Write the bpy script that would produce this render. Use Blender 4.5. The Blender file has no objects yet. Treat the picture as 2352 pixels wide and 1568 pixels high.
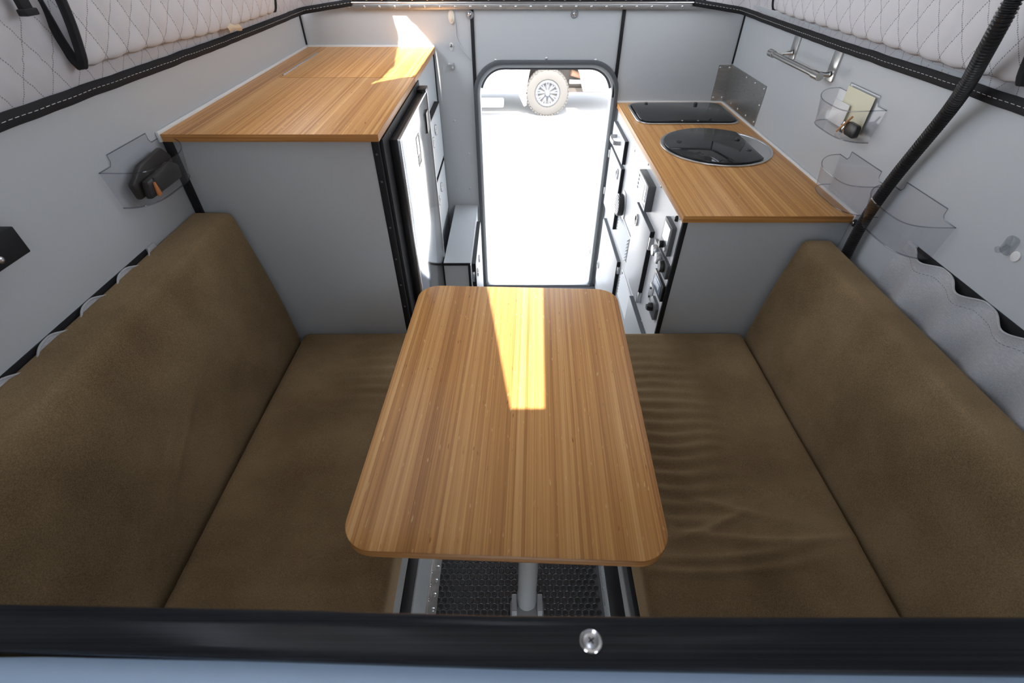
import bpy, bmesh, math, random
from mathutils import Vector, Matrix, noise, geometry

random.seed(7)
scene = bpy.context.scene
COL = scene.collection
R = math.radians

# ------------------------------------------------------------------ camera
FPX, PITCH, PCX, PCY, CAMZ = 1100.0, math.atan2(954, 1100), 1179.0, 784.0, 1.56
cam_data = bpy.data.cameras.new('camera')
cam = bpy.data.objects.new('camera', cam_data)
COL.objects.link(cam)
cam.location = (0, 0, CAMZ)
cam.rotation_euler = (math.pi / 2 - PITCH, 0, 0)
cam_data.sensor_width = 36
cam_data.lens = 36 * FPX / 2352
cam_data.shift_x = (1176 - PCX) / 2352
cam_data.clip_start = 0.02
scene.camera = cam
cam_data.dof.use_dof = True
cam_data.dof.focus_distance = 1.2
cam_data.dof.aperture_fstop = 5.6

# ------------------------------------------------------------------ light
SUN = Vector((0.035, 0.58, -0.82)).normalized()      # the way sunlight travels
world = bpy.data.worlds.new('sky')
scene.world = world
world.use_nodes = True
wn, wl = world.node_tree.nodes, world.node_tree.links
bg = wn['Background']
sky = wn.new('ShaderNodeTexSky')
sky.sky_type = 'NISHITA'
sky.sun_disc = False
sky.sun_elevation = math.asin(-SUN.z)
sky.sun_rotation = math.atan2(-SUN.x, -SUN.y)
hs = wn.new('ShaderNodeHueSaturation')
hs.inputs['Saturation'].default_value = 0.33
wl.new(sky.outputs[0], hs.inputs['Color'])
wl.new(hs.outputs[0], bg.inputs['Color'])
bg.inputs['Strength'].default_value = 0.75
sd = bpy.data.lights.new('sun', 'SUN')
sd.energy = 9.0
sd.color = (1.0, 0.93, 0.82)
sd.angle = R(0.35)
sun = bpy.data.objects.new('sun', sd)
COL.objects.link(sun)
sun.rotation_euler = SUN.to_track_quat('-Z', 'Y').to_euler()
sun.location = (-0.5, -4, 6)
vs = scene.view_settings
vs.view_transform = 'Standard'
vs.look = 'None'
vs.gamma = 1
vs.use_curve_mapping = False
vs.exposure = 0.88

# ------------------------------------------------------------------ pixel -> place on a known plane
_c, _s = math.cos(PITCH), math.sin(PITCH)
def ray(p):
    u, v = (p[0] - PCX) / FPX, -(p[1] - PCY) / FPX
    return Vector((u, _c + v * _s, -_s + v * _c))
def PX(p, x): d = ray(p); return d * (x / d.x) + Vector((0, 0, CAMZ))
def PY(p, y): d = ray(p); return d * (y / d.y) + Vector((0, 0, CAMZ))
def PZ(p, z): d = ray(p); return d * ((z - CAMZ) / d.z) + Vector((0, 0, CAMZ))

# ------------------------------------------------------------------ materials
MATS = {}
def mat(name, col, rough=0.5, metal=0.0, spec=0.5, **kw):
    m = bpy.data.materials.new(name)
    m.use_nodes = True
    b = m.node_tree.nodes['Principled BSDF']
    b.inputs['Base Color'].default_value = (*col, 1)
    b.inputs['Roughness'].default_value = rough
    b.inputs['Metallic'].default_value = metal
    b.inputs['Specular IOR Level'].default_value = spec
    MATS[name] = m
    return m
def nd(m, t, **props):
    n = m.node_tree.nodes.new(t)
    for k, v in props.items(): setattr(n, k, v)
    return n
def bsdf(m): return m.node_tree.nodes['Principled BSDF']
def lk(m, a, b): m.node_tree.links.new(a, b)
def ramp(m, fac, stops):
    r = nd(m, 'ShaderNodeValToRGB')
    els = r.color_ramp.elements
    while len(els) < len(stops): els.new(0.5)
    for e, (p, c) in zip(els, stops):
        e.position = p
        e.color = (*c, 1)
    lk(m, fac, r.inputs[0])
    return r.outputs[0]
def noise_n(m, vec, scale, detail=3, rough=0.5):
    n = nd(m, 'ShaderNodeTexNoise')
    n.inputs['Scale'].default_value = scale
    n.inputs['Detail'].default_value = detail
    n.inputs['Roughness'].default_value = rough
    if vec is not None: lk(m, vec, n.inputs['Vector'])
    return n.outputs[0]
def math_n(m, op, a, b=None, c=None):
    n = nd(m, 'ShaderNodeMath', operation=op)
    for i, v in enumerate((a, b, c)):
        if v is None: continue
        if isinstance(v, (int, float)): n.inputs[i].default_value = v
        else: lk(m, v, n.inputs[i])
    return n.outputs[0]
def mapped(m, scale, rot=(0, 0, 0)):
    tc = nd(m, 'ShaderNodeTexCoord')
    mp = nd(m, 'ShaderNodeMapping')
    mp.inputs['Scale'].default_value = scale
    mp.inputs['Rotation'].default_value = rot
    lk(m, tc.outputs['Object'], mp.inputs['Vector'])
    return mp.outputs[0]
def bump(m, h, strength, dist=0.001):
    b = nd(m, 'ShaderNodeBump')
    b.inputs['Strength'].default_value = strength
    b.inputs['Distance'].default_value = dist
    lk(m, h, b.inputs['Height'])
    lk(m, b.outputs[0], bsdf(m).inputs['Normal'])
def mix_mul(m, a, b, fac=1.0):
    n = nd(m, 'ShaderNodeMix', data_type='RGBA', blend_type='MULTIPLY')
    n.inputs[0].default_value = fac
    lk(m, a, n.inputs[6]); lk(m, b, n.inputs[7])
    return n.outputs[2]

def laminate(name, col, rough=0.42):
    m = mat(name, col, rough, spec=0.4)
    n = noise_n(m, mapped(m, (1, 1, 1)), 900, 2)
    bump(m, n, 0.12, 0.0004)
    return m
laminate('laminate', (0.490, 0.512, 0.525))
laminate('laminate_whitened', (0.66, 0.67, 0.68), 0.35)  # whiter copy of laminate; doorway light on the kitchen face put into colour
laminate('board_skylit', (0.42, 0.56, 0.74), 0.5)  # pale board with the blue of skylight mixed into its colour
laminate('laminate_dark', (0.10, 0.11, 0.12), 0.4)
mat('black_edge', (0.010, 0.010, 0.012), 0.55, spec=0.3)
mat('rubber', (0.014, 0.0145, 0.017), 0.34, spec=0.6)
mat('rubber_grey', (0.085, 0.085, 0.09), 0.7)  # lighter grey mat base between the black coins
mat('gasket', (0.09, 0.097, 0.105), 0.55)
mat('white_plastic', (0.75, 0.75, 0.73), 0.35)
mat('cream_plastic', (0.72, 0.66, 0.56), 0.4)
mat('black_plastic', (0.012, 0.012, 0.013), 0.32)
mat('grey_plastic', (0.09, 0.095, 0.10), 0.38)
mat('silver_plastic', (0.48, 0.49, 0.50), 0.3, 0.4)
mat('screen', (0.05, 0.055, 0.06), 0.12)
mat('chrome', (0.75, 0.75, 0.76), 0.14, 1)
mat('zinc', (0.62, 0.63, 0.65), 0.28, 1)
mat('steel_rim', (0.62, 0.62, 0.61), 0.28, 1)
mat('leg_grey', (0.27, 0.275, 0.28), 0.40, 0.2)
mat('glass_black', (0.020, 0.021, 0.022), 0.06, spec=0.40)
mat('thread', (0.72, 0.70, 0.66), 0.8)
mat('thread_dark', (0.14, 0.13, 0.13), 0.8)
mat('wood_stick', (0.55, 0.30, 0.13), 0.5)
mat('orange', (0.60, 0.20, 0.04), 0.4)
mat('leather', (0.025, 0.022, 0.02), 0.42)
mat('card', (0.74, 0.70, 0.52), 0.5)
mat('binding', (0.010, 0.010, 0.012), 0.85)
mat('truck_paint', (0.72, 0.72, 0.72), 0.3)
mat('tyre', (0.085, 0.081, 0.076), 0.9)
mat('rim', (0.10, 0.105, 0.118), 0.5, 0.0)
mat('rim_dark', (0.05, 0.045, 0.045), 0.7)
mat('truck_under', (0.10, 0.085, 0.075), 0.8)
mat('lamp_glass', (0.16, 0.20, 0.26), 0.1)
mat('brake_red', (0.45, 0.08, 0.04), 0.5)
mat('copper', (0.35, 0.20, 0.13), 0.5)
mat('roof', (0.70, 0.70, 0.70), 0.7)

m = mat('aluminium', (0.50, 0.50, 0.49), 0.36, 1)
n = noise_n(m, mapped(m, (3, 3, 60)), 14, 4)
lk(m, ramp(m, n, [(0.3, (0.40, 0.40, 0.39)), (0.7, (0.58, 0.58, 0.57))]), bsdf(m).inputs['Base Color'])
m = mat('fridge_steel', (0.72, 0.73, 0.74), 0.13, 1)
n = noise_n(m, mapped(m, (1, 1, 1)), 9, 2)
bump(m, n, 0.10, 0.004)

m = mat('rail_black', (0.012, 0.014, 0.017), 0.24, 0.0, 0.22)      # brushed black anodised extrusion
n = noise_n(m, mapped(m, (0.6, 180, 180)), 3, 3)
lk(m, ramp(m, n, [(0.3, (0.008, 0.009, 0.011)), (0.7, (0.020, 0.022, 0.026))]), bsdf(m).inputs['Base Color'])
bump(m, n, 0.10, 0.0006)
bsdf(m).inputs['Anisotropic'].default_value = 0.7

m = mat('concrete', (0.56, 0.55, 0.53), 0.9)
n = noise_n(m, mapped(m, (1, 1, 1)), 1.6, 6)
lk(m, ramp(m, n, [(0.25, (0.40, 0.395, 0.385)), (0.75, (0.47, 0.462, 0.45))]), bsdf(m).inputs['Base Color'])

# bamboo: thin laminated strips running along y, with growth-node specks
def bamboo(name, dark, mid, light):
    m = mat(name, mid, 0.40, spec=0.32)
    tc = nd(m, 'ShaderNodeTexCoord')
    sp = nd(m, 'ShaderNodeSeparateXYZ')
    lk(m, tc.outputs['Object'], sp.inputs[0])
    sid = math_n(m, 'FLOOR', math_n(m, 'MULTIPLY', sp.outputs[0], 155))
    w = nd(m, 'ShaderNodeTexWhiteNoise', noise_dimensions='1D')
    lk(m, sid, w.inputs['W'])
    w2 = nd(m, 'ShaderNodeTexWhiteNoise', noise_dimensions='1D')
    lk(m, math_n(m, 'FLOOR', math_n(m, 'MULTIPLY', sp.outputs[0], 410)), w2.inputs['W'])
    big = noise_n(m, mapped(m, (30, 0.35, 1)), 1.0, 2)
    fine = noise_n(m, mapped(m, (520, 4, 1)), 1.0, 3)
    f = math_n(m, 'ADD', math_n(m, 'MULTIPLY', w.outputs[0], 0.22), math_n(m, 'MULTIPLY', big, 0.50))
    f = math_n(m, 'ADD', f, math_n(m, 'MULTIPLY', fine, 0.40))
    f = math_n(m, 'ADD', f, math_n(m, 'MULTIPLY', w2.outputs[0], 0.12))
    col = ramp(m, f, [(0.38, dark), (0.62, mid), (0.88, light)])
    kn = noise_n(m, mapped(m, (150, 34, 1)), 1.0, 1)
    spk = ramp(m, kn, [(0.72, (1, 1, 1)), (0.80, (0.62, 0.52, 0.42))])
    fl = ramp(m, noise_n(m, mapped(m, (210, 42, 1), (0, 0, 0.3)), 1.0, 1), [(0.70, (0, 0, 0)), (0.78, (1, 1, 1))])
    fm = nd(m, 'ShaderNodeMix', data_type='RGBA')
    lk(m, math_n(m, 'MULTIPLY', fl, 0.55), fm.inputs[0])
    lk(m, mix_mul(m, col, spk), fm.inputs[6])
    fm.inputs[7].default_value = (0.82, 0.55, 0.26, 1)
    top = fm.outputs[2]
    lines = ramp(m, noise_n(m, mapped(m, (3, 3, 420)), 1.0, 2), [(0.35, dark), (0.65, mid)])
    ge = nd(m, 'ShaderNodeNewGeometry')
    gs = nd(m, 'ShaderNodeSeparateXYZ')
    lk(m, ge.outputs['True Normal'], gs.inputs[0])
    mx = nd(m, 'ShaderNodeMix', data_type='RGBA')
    lk(m, math_n(m, 'GREATER_THAN', math_n(m, 'ABSOLUTE', gs.outputs[2]), 0.4), mx.inputs[0])
    lk(m, lines, mx.inputs[6]); lk(m, top, mx.inputs[7])
    lk(m, mx.outputs[2], bsdf(m).inputs['Base Color'])
    bump(m, fine, 0.05, 0.0004)
    return m
bamboo('bamboo', (0.36, 0.150, 0.042), (0.60, 0.292, 0.092), (0.78, 0.46, 0.185))
bamboo('bamboo_dark', (0.36, 0.155, 0.042), (0.59, 0.290, 0.085), (0.74, 0.43, 0.16))
mat('bamboo_edge', (0.46, 0.22, 0.06), 0.42)

def fabric(name, c0, c1, c2, scale=(1100, 420, 700)):
    m = mat(name, c1, 0.95, spec=0.15)
    v = mapped(m, (1, 1, 1))
    weave = noise_n(m, mapped(m, scale), 1.0, 2)
    big = noise_n(m, v, 5, 3)
    f = math_n(m, 'ADD', math_n(m, 'MULTIPLY', weave, 0.55), math_n(m, 'MULTIPLY', big, 0.45))
    lk(m, ramp(m, f, [(0.33, c0), (0.5, c1), (0.68, c2)]), bsdf(m).inputs['Base Color'])
    bump(m, weave, 0.35, 0.0008)
    bsdf(m).inputs['Sheen Weight'].default_value = 0.25
    bsdf(m).inputs['Sheen Roughness'].default_value = 0.5
    bsdf(m).inputs['Sheen Tint'].default_value = (0.8, 0.6, 0.4, 1)
    return m
fabric('brown_fabric', (0.105, 0.071, 0.035), (0.196, 0.135, 0.070), (0.300, 0.214, 0.118))
fabric('grey_fabric', (0.34, 0.35, 0.365), (0.42, 0.43, 0.445), (0.54, 0.55, 0.565), (900, 70, 900))

def quilt(name, col, stitch):
    m = mat(name, col, 0.8, spec=0.25)
    at = nd(m, 'ShaderNodeAttribute', attribute_name='quilt')
    sp = nd(m, 'ShaderNodeSeparateXYZ')
    lk(m, at.outputs['Vector'], sp.inputs[0])
    tot = None
    for i, j in ((0, 1), (1, 0)):
        a = math_n(m, 'ABSOLUTE', math_n(m, 'SUBTRACT', math_n(m, 'FRACT', math_n(m, 'ADD', sp.outputs[i], 0.5)), 0.5))
        on = math_n(m, 'LESS_THAN', a, 0.017)
        dash = math_n(m, 'LESS_THAN', math_n(m, 'FRACT', math_n(m, 'MULTIPLY', sp.outputs[j], 16)), 0.60)
        k = math_n(m, 'MULTIPLY', on, dash)
        tot = k if tot is None else math_n(m, 'MAXIMUM', tot, k)
    mx = nd(m, 'ShaderNodeMix', data_type='RGBA')
    lk(m, tot, mx.inputs[0])
    mx.inputs[6].default_value = (*col, 1)
    mx.inputs[7].default_value = (*stitch, 1)
    lk(m, mx.outputs[2], bsdf(m).inputs['Base Color'])
    bump(m, noise_n(m, mapped(m, (1, 1, 1)), 60, 4), 0.10, 0.003)
    return m
quilt('quilt', (0.52, 0.505, 0.52), (0.20, 0.19, 0.19))
quilt('quilt_flap', (0.60, 0.59, 0.605), (0.17, 0.17, 0.18))

# clear acrylic: a thin sheet that passes light and mirrors a little at grazing angles
def acrylic(name, tint, gloss):
    m = bpy.data.materials.new(name)
    m.use_nodes = True
    nt = m.node_tree
    for n in list(nt.nodes):
        if n.type != 'OUTPUT_MATERIAL': nt.nodes.remove(n)
    t = nd(m, 'ShaderNodeBsdfTransparent'); t.inputs[0].default_value = (*tint, 1)
    g = nd(m, 'ShaderNodeBsdfGlossy'); g.inputs['Roughness'].default_value = 0.05
    fr = nd(m, 'ShaderNodeLayerWeight'); fr.inputs['Blend'].default_value = 0.5
    fac = math_n(m, 'ADD', math_n(m, 'MULTIPLY', math_n(m, 'POWER', fr.outputs['Facing'], 4.0), gloss), 0.035)
    mx = nd(m, 'ShaderNodeMixShader')
    lk(m, fac, mx.inputs[0]); lk(m, t.outputs[0], mx.inputs[1]); lk(m, g.outputs[0], mx.inputs[2])
    lk(m, mx.outputs[0], nt.nodes['Material Output'].inputs[0])
    MATS[name] = m
acrylic('acrylic', (0.94, 0.94, 0.95), 0.75)
acrylic('acrylic_edge', (0.88, 0.89, 0.90), 0.9)
acrylic('acrylic_rim', (0.74, 0.75, 0.77), 0.6)

# ------------------------------------------------------------------ mesh helpers
class MB:
    def __init__(self): self.v, self.f = [], []
    def add(self, vs, fs):
        o = len(self.v)
        self.v += [tuple(p) for p in vs]
        self.f += [tuple(i + o for i in f) for f in fs]
        return self
    def box(self, x0, x1, y0, y1, z0, z1):
        x0, x1 = sorted((x0, x1)); y0, y1 = sorted((y0, y1)); z0, z1 = sorted((z0, z1))
        v = [(x, y, z) for x in (x0, x1) for y in (y0, y1) for z in (z0, z1)]
        return self.add(v, [(0, 1, 3, 2), (4, 6, 7, 5), (0, 4, 5, 1), (2, 3, 7, 6), (0, 2, 6, 4), (1, 5, 7, 3)])
    def prism(self, loop, axis, a0, a1):
        """closed 2-D loop extruded along axis ('x': loop is (y,z); 'y': (x,z); 'z': (x,y))"""
        def P(p, a): return {'x': (a, p[0], p[1]), 'y': (p[0], a, p[1]), 'z': (p[0], p[1], a)}[axis]
        n = len(loop)
        vs = [P(p, a0) for p in loop] + [P(p, a1) for p in loop]
        fs = [tuple(range(n))[::-1], tuple(range(n, 2 * n))]
        fs += [(i, (i + 1) % n, n + (i + 1) % n, n + i) for i in range(n)]
        return self.add(vs, fs)
    def ring(self, lo, li, axis, a0, a1):
        def P(p, a): return {'x': (a, p[0], p[1]), 'y': (p[0], a, p[1]), 'z': (p[0], p[1], a)}[axis]
        n = len(lo)
        vs = [P(p, a0) for p in lo] + [P(p, a1) for p in lo] + [P(p, a0) for p in li] + [P(p, a1) for p in li]
        fs = []
        for i in range(n):
            j = (i + 1) % n
            fs += [(i, j, n + j, n + i), (2 * n + j, 2 * n + i, 3 * n + i, 3 * n + j),
                   (n + i, n + j, 3 * n + j, 3 * n + i), (j, i, 2 * n + i, 2 * n + j)]
        return self.add(vs, fs)
    def sheet(self, outer, holes, axis, a0, a1):
        """flat slab with holes"""
        def P(p, a): return {'x': (a, p[0], p[1]), 'y': (p[0], a, p[1]), 'z': (p[0], p[1], a)}[axis]
        polys = [outer] + holes
        flat = [p for l in polys for p in l]
        tris = geometry.tessellate_polygon([[Vector((p[0], p[1], 0)) for p in l] for l in polys])
        n = len(flat)
        vs = [P(p, a0) for p in flat] + [P(p, a1) for p in flat]
        fs = [tuple(t) for t in tris] + [tuple(i + n for i in t[::-1]) for t in tris]
        o = 0
        for l in polys:
            k = len(l)
            fs += [(o + i, o + (i + 1) % k, n + o + (i + 1) % k, n + o + i) for i in range(k)]
            o += k
        return self.add(vs, fs)
    def tube(self, path, r, n=10, closed=False, caps=True, rfun=None):
        path = [Vector(p) for p in path]
        m = len(path)
        rings, prev = [], None
        for i, p in enumerate(path):
            a = path[(i - 1) % m] if (closed or i) else p
            b = path[(i + 1) % m] if (closed or i < m - 1) else p
            t = (b - a).normalized()
            if prev is None:
                up = Vector((0, 0, 1)) if abs(t.z) < 0.9 else Vector((0, 1, 0))
                u = t.cross(up).normalized()
            else:
                u = (prev - t * prev.dot(t)).normalized()
            prev = u
            w = t.cross(u)
            rr = rfun(i) if rfun else r
            rings.append([p + (u * math.cos(2 * math.pi * k / n) + w * math.sin(2 * math.pi * k / n)) * rr for k in range(n)])
        vs = [q for rg in rings for q in rg]
        fs = []
        for i in range(m if closed else m - 1):
            a, b = i * n, ((i + 1) % m) * n
            fs += [(a + k, a + (k + 1) % n, b + (k + 1) % n, b + k) for k in range(n)]
        if caps and not closed:
            fs += [tuple(range(n))[::-1], tuple(range((m - 1) * n, m * n))]
        return self.add(vs, fs)
    def cyl(self, p0, p1, r0, r1=None, n=20):
        r1 = r0 if r1 is None else r1
        return self.tube([p0, p1], r0, n, rfun=lambda i: (r0, r1)[i])
    def lathe(self, c, axis, prof, n=20):
        """prof: (radius, height along axis) from one end to the other"""
        c, ax = Vector(c), Vector(axis).normalized()
        up = Vector((0, 0, 1)) if abs(ax.z) < 0.9 else Vector((0, 1, 0))
        u = ax.cross(up).normalized(); w = ax.cross(u)
        vs, fs = [], []
        for r, h in prof:
            vs += [c + ax * h + (u * math.cos(2 * math.pi * k / n) + w * math.sin(2 * math.pi * k / n)) * max(r, 1e-5) for k in range(n)]
        for i in range(len(prof) - 1):
            a, b = i * n, (i + 1) * n
            fs += [(a + k, a + (k + 1) % n, b + (k + 1) % n, b + k) for k in range(n)]
        fs += [tuple(range(n))[::-1], tuple(range((len(prof) - 1) * n, len(prof) * n))]
        return self.add(vs, fs)
    def grid(self, nu, nv, fn):
        vs = [fn(i / nu, j / nv) for j in range(nv + 1) for i in range(nu + 1)]
        fs = [(j * (nu + 1) + i, j * (nu + 1) + i + 1, (j + 1) * (nu + 1) + i + 1, (j + 1) * (nu + 1) + i) for j in range(nv) for i in range(nu)]
        return self.add(vs, fs)
    def build(self, name, material, parent=None, bev=0.0, smooth=None, seg=2, solid=0.0):
        me = bpy.data.meshes.new(name)
        me.from_pydata(self.v, [], self.f)
        bm = bmesh.new(); bm.from_mesh(me)
        bmesh.ops.recalc_face_normals(bm, faces=bm.faces)
        if bev:
            es = [e for e in bm.edges if len(e.link_faces) == 2 and e.calc_face_angle(0) > R(30)]
            bmesh.ops.bevel(bm, geom=es, offset=bev, segments=seg, profile=0.5, affect='EDGES', clamp_overlap=True)
        if solid: bmesh.ops.solidify(bm, geom=bm.faces[:], thickness=solid)
        bm.to_mesh(me); bm.free()
        me.materials.append(MATS[material])
        return link(name, me, parent, bool(bev) if smooth is None else smooth)

def link(name, me, parent=None, smooth=False):
    if smooth:
        me.polygons.foreach_set('use_smooth', [True] * len(me.polygons))
        me.set_sharp_from_angle(angle=R(35))
    o = bpy.data.objects.new(name, me)
    COL.objects.link(o)
    if parent is not None:
        o.parent = parent
        if parent.type == 'EMPTY': o.location = -Vector(parent.location)
    return o
def tag(o, label, cat, group=None):
    o['label'] = label
    o['category'] = cat
    if group: o['group'] = group
    return o
def thing(name, label, cat, loc=(0, 0, 0), group=None):
    o = bpy.data.objects.new(name, None)
    o.empty_display_size = 0.05
    COL.objects.link(o)
    o.location = loc
    return tag(o, label, cat, group)
def struct(o, label=None):
    o['kind'] = 'structure'
    if label: o['label'] = label
    return o
def rrect(x0, x1, z0, z1, r, n=6):
    if not isinstance(r, (tuple, list)): r = (r,) * 4
    out = []
    for (cx, cz, a0, rr) in ((x1 - r[0], z1 - r[0], 0, r[0]), (x0 + r[1], z1 - r[1], 90, r[1]), (x0 + r[2], z0 + r[2], 180, r[2]), (x1 - r[3], z0 + r[3], 270, r[3])):
        for k in range(n + 1):
            a = R(a0 + 90 * k / n)
            out.append((cx + rr * math.cos(a), cz + rr * math.sin(a)))
    return out
def ellipse(cx, cz, rx, rz, n=28):
    return [(cx + rx * math.cos(2 * math.pi * k / n), cz + rz * math.sin(2 * math.pi * k / n)) for k in range(n)]

def rounded_box(x0, x1, y0, y1, z0, z1, r, step, fn=None):
    """dense box with rounded edges; fn(p) may move each point"""
    bm = bmesh.new()
    dims = ((x0, x1), (y0, y1), (z0, z1))
    def axis_pts(a, b):
        n = max(2, int((b - a - 2 * r) / step))
        return [a] + [a + r * t for t in (0.12, 0.3, 0.6)] + [a + r + (b - a - 2 * r) * i / n for i in range(n + 1)] + [b - r * t for t in (0.6, 0.3, 0.12)] + [b]
    pts = [axis_pts(*d) for d in dims]
    cache = {}
    def V(i, j, k):
        if (i, j, k) in cache: return cache[(i, j, k)]
        p = Vector((pts[0][i], pts[1][j], pts[2][k]))
        q = Vector([min(max(p[a], dims[a][0] + r), dims[a][1] - r) for a in range(3)])
        d = p - q
        if d.length > 1e-9:
            m = max(abs(d.x), abs(d.y), abs(d.z))
            p = q + d.normalized() * m
        if fn: p = fn(p)
        cache[(i, j, k)] = bm.verts.new(p)
        return cache[(i, j, k)]
    N = [len(a) - 1 for a in pts]
    for a in range(3):
        b, c = (a + 1) % 3, (a + 2) % 3
        for end in (0, N[a]):
            for i in range(N[b]):
                for j in range(N[c]):
                    quad = []
                    for (di, dj) in ((0, 0), (1, 0), (1, 1), (0, 1)):
                        idx = [0, 0, 0]; idx[a] = end; idx[b] = i + di; idx[c] = j + dj
                        quad.append(V(*idx))
                    bm.faces.new(quad)
    bmesh.ops.recalc_face_normals(bm, faces=bm.faces)
    return bm
def bm_obj(name, bm, material, parent=None, smooth=True):
    me = bpy.data.meshes.new(name)
    bm.to_mesh(me); bm.free()
    me.materials.append(MATS[material])
    o = link(name, me, parent, False)
    if smooth: me.polygons.foreach_set('use_smooth', [True] * len(me.polygons))
    return o
def screw(c, axis, r, parent, m='zinc', h=None, name='screw'):
    h = h or r * 0.55
    return MB().lathe(c, axis, [(r, 0), (r, h * 0.35), (r * 0.75, h * 0.8), (r * 0.3, h), (0, h)], 12).build(name, m, parent, smooth=True)
_shared = {}
def shared(key, maker, loc, parent, name=None):
    """alike small pieces share one mesh; loc is where the piece's own origin goes"""
    if key not in _shared:
        o = maker(); _shared[key] = o.data
        bpy.data.objects.remove(o)
    o = bpy.data.objects.new(name or key[0], _shared[key])
    COL.objects.link(o)
    o.parent = parent
    off = -Vector(parent.location) if parent.type == 'EMPTY' else Vector((0, 0, 0))
    o.location = Vector(loc) + off
    return o
def sscrew(loc, axis, r, parent, m='zinc'):
    return shared(('screw', tuple(axis), r, m), lambda: screw((0, 0, 0), axis, r, None, m), loc, parent)

# ------------------------------------------------------------------ the shell
XL, XR, YB, YF = -0.856, 0.928, 2.30, 1.21
Y0 = -1.70                      # front end of the bed over the cab
HEM = 1.31                      # where the hard walls end and the canvas begins
ROOF = 2.15

floor = struct(MB().box(XL - 0.03, XR + 0.03, -0.35, YB + 0.03, -0.04, 0.0).build('floor', 'rubber_grey'))
struct(MB().box(XL - 0.03, XL, Y0, YB + 0.03, -0.04, HEM + 0.02).build('wall_left', 'laminate'))
struct(MB().box(XR, XR + 0.03, Y0, YB + 0.03, -0.04, HEM + 0.02).build('wall_right', 'laminate'))

DX0, DX1, DZ0, DZ1, DR = -0.172, 0.458, -0.02, 1.135, 0.125       # outer edge of the door frame
wall_back = struct(MB().sheet([(XL, -0.04), (XR, -0.04), (XR, HEM + 0.03), (XL, HEM + 0.03)], [rrect(DX0 + 0.012, DX1 - 0.012, DZ0 + 0.03, DZ1 - 0.012, (DR, DR, 0.015, 0.015), 8)], 'y', YB, YB + 0.03).build('wall_back', 'laminate'))
# front bulkhead below the bed, so that the footwell is a room
struct(MB().sheet([(XL, -0.04), (XR, -0.04), (XR, 1.05), (XL, 1.05)], [[(-0.24, 0.06), (0.25, 0.06), (0.25, 0.46), (-0.24, 0.46)]], 'y', -0.38, -0.35).build('wall_front', 'laminate'))  # unseen low opening, added to light the aisle

# coin tread of the floor mat: the pieces in the gap under the table one by one, the rest joined
def coin_mesh(mb, x, y):
    return mb.lathe((x, y, 0.0), (0, 0, 1), [(0.0088, 0.0), (0.0084, 0.0017), (0.0076, 0.0021), (0.0070, 0.0016), (0, 0.0014)], 14)
pitch = 0.0204
rest = MB()
row = 0
y = 0.36
while y < 1.16:
    x = -0.262 + (pitch / 2 if row % 2 else 0)
    while x < 0.262:
        if 0.545 < y < 0.705 and -0.25 < x < 0.25:
            shared(('coin', 1), lambda: coin_mesh(MB(), 0, 0).build('coin', 'rubber', None, smooth=True), (x, y, 0), floor)
        else:
            coin_mesh(rest, x, y)
        x += pitch
    y += pitch * 0.866
    row += 1
o = rest.build('coin_tread', 'rubber', floor, smooth=True)
o['kind'] = 'stuff'

# black seam strips of the rear wall and corners
def seam(i, x0, x1, y0, y1, z0, z1):
    struct(MB().box(x0, x1, y0, y1, z0, z1).build('trim_%d' % i, 'black_edge', bev=0.001))
seam(1, -0.173, -0.159, YB - 0.006, YB, 0.49, HEM + 0.02)
seam(2, 0.434, 0.448, YB - 0.006, YB, 0.99, HEM + 0.02)
seam(3, XL, XL + 0.006, YB - 0.006, YB, 1.19, HEM)
seam(4, XR - 0.006, XR, YB - 0.006, YB, 1.12, HEM)

# unseen roof; its two holes are added, cut to the outline of the sun patches
def to_roof(p): return p - SUN * ((p.z - ROOF) / SUN.z)
tab_patch = [to_roof(PZ(p, 0.84)) for p in ((1116, 640), (1246, 640), (1250, 941), (1173, 941))]
cnt = [(1000, 108), (990, 122), (975, 143), (958, 165), (945, 177), (910, 181), (880, 187), (850, 194), (868, 184), (892, 167), (905, 150), (907, 128)]
wal = [(914, 100), (917, 80), (908, 55), (903, 40), (896, 24), (880, -8), (900, -8), (912, 18), (930, 35), (955, 55), (975, 78)]
counter_patch = [to_roof(PZ(p, 1.183)) for p in cnt] + [to_roof(PY(p, YB)) for p in wal]
h1 = [(p.x, p.y) for p in tab_patch]
h2 = []
for i, p in enumerate(counter_patch):
    q = counter_patch[(i + 1) % len(counter_patch)]
    for k in range(3):
        w = p.lerp(q, k / 3)
        h2.append((w.x + random.uniform(-0.004, 0.004), w.y + random.uniform(-0.004, 0.004)))
struct(MB().sheet([(XL - 0.10, Y0 - 0.05), (XR + 0.10, Y0 - 0.05), (XR + 0.10, YB + 0.10), (XL - 0.10, YB + 0.10)], [h1, h2], 'z', ROOF, ROOF + 0.006).build('ceiling', 'roof'))

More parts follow.
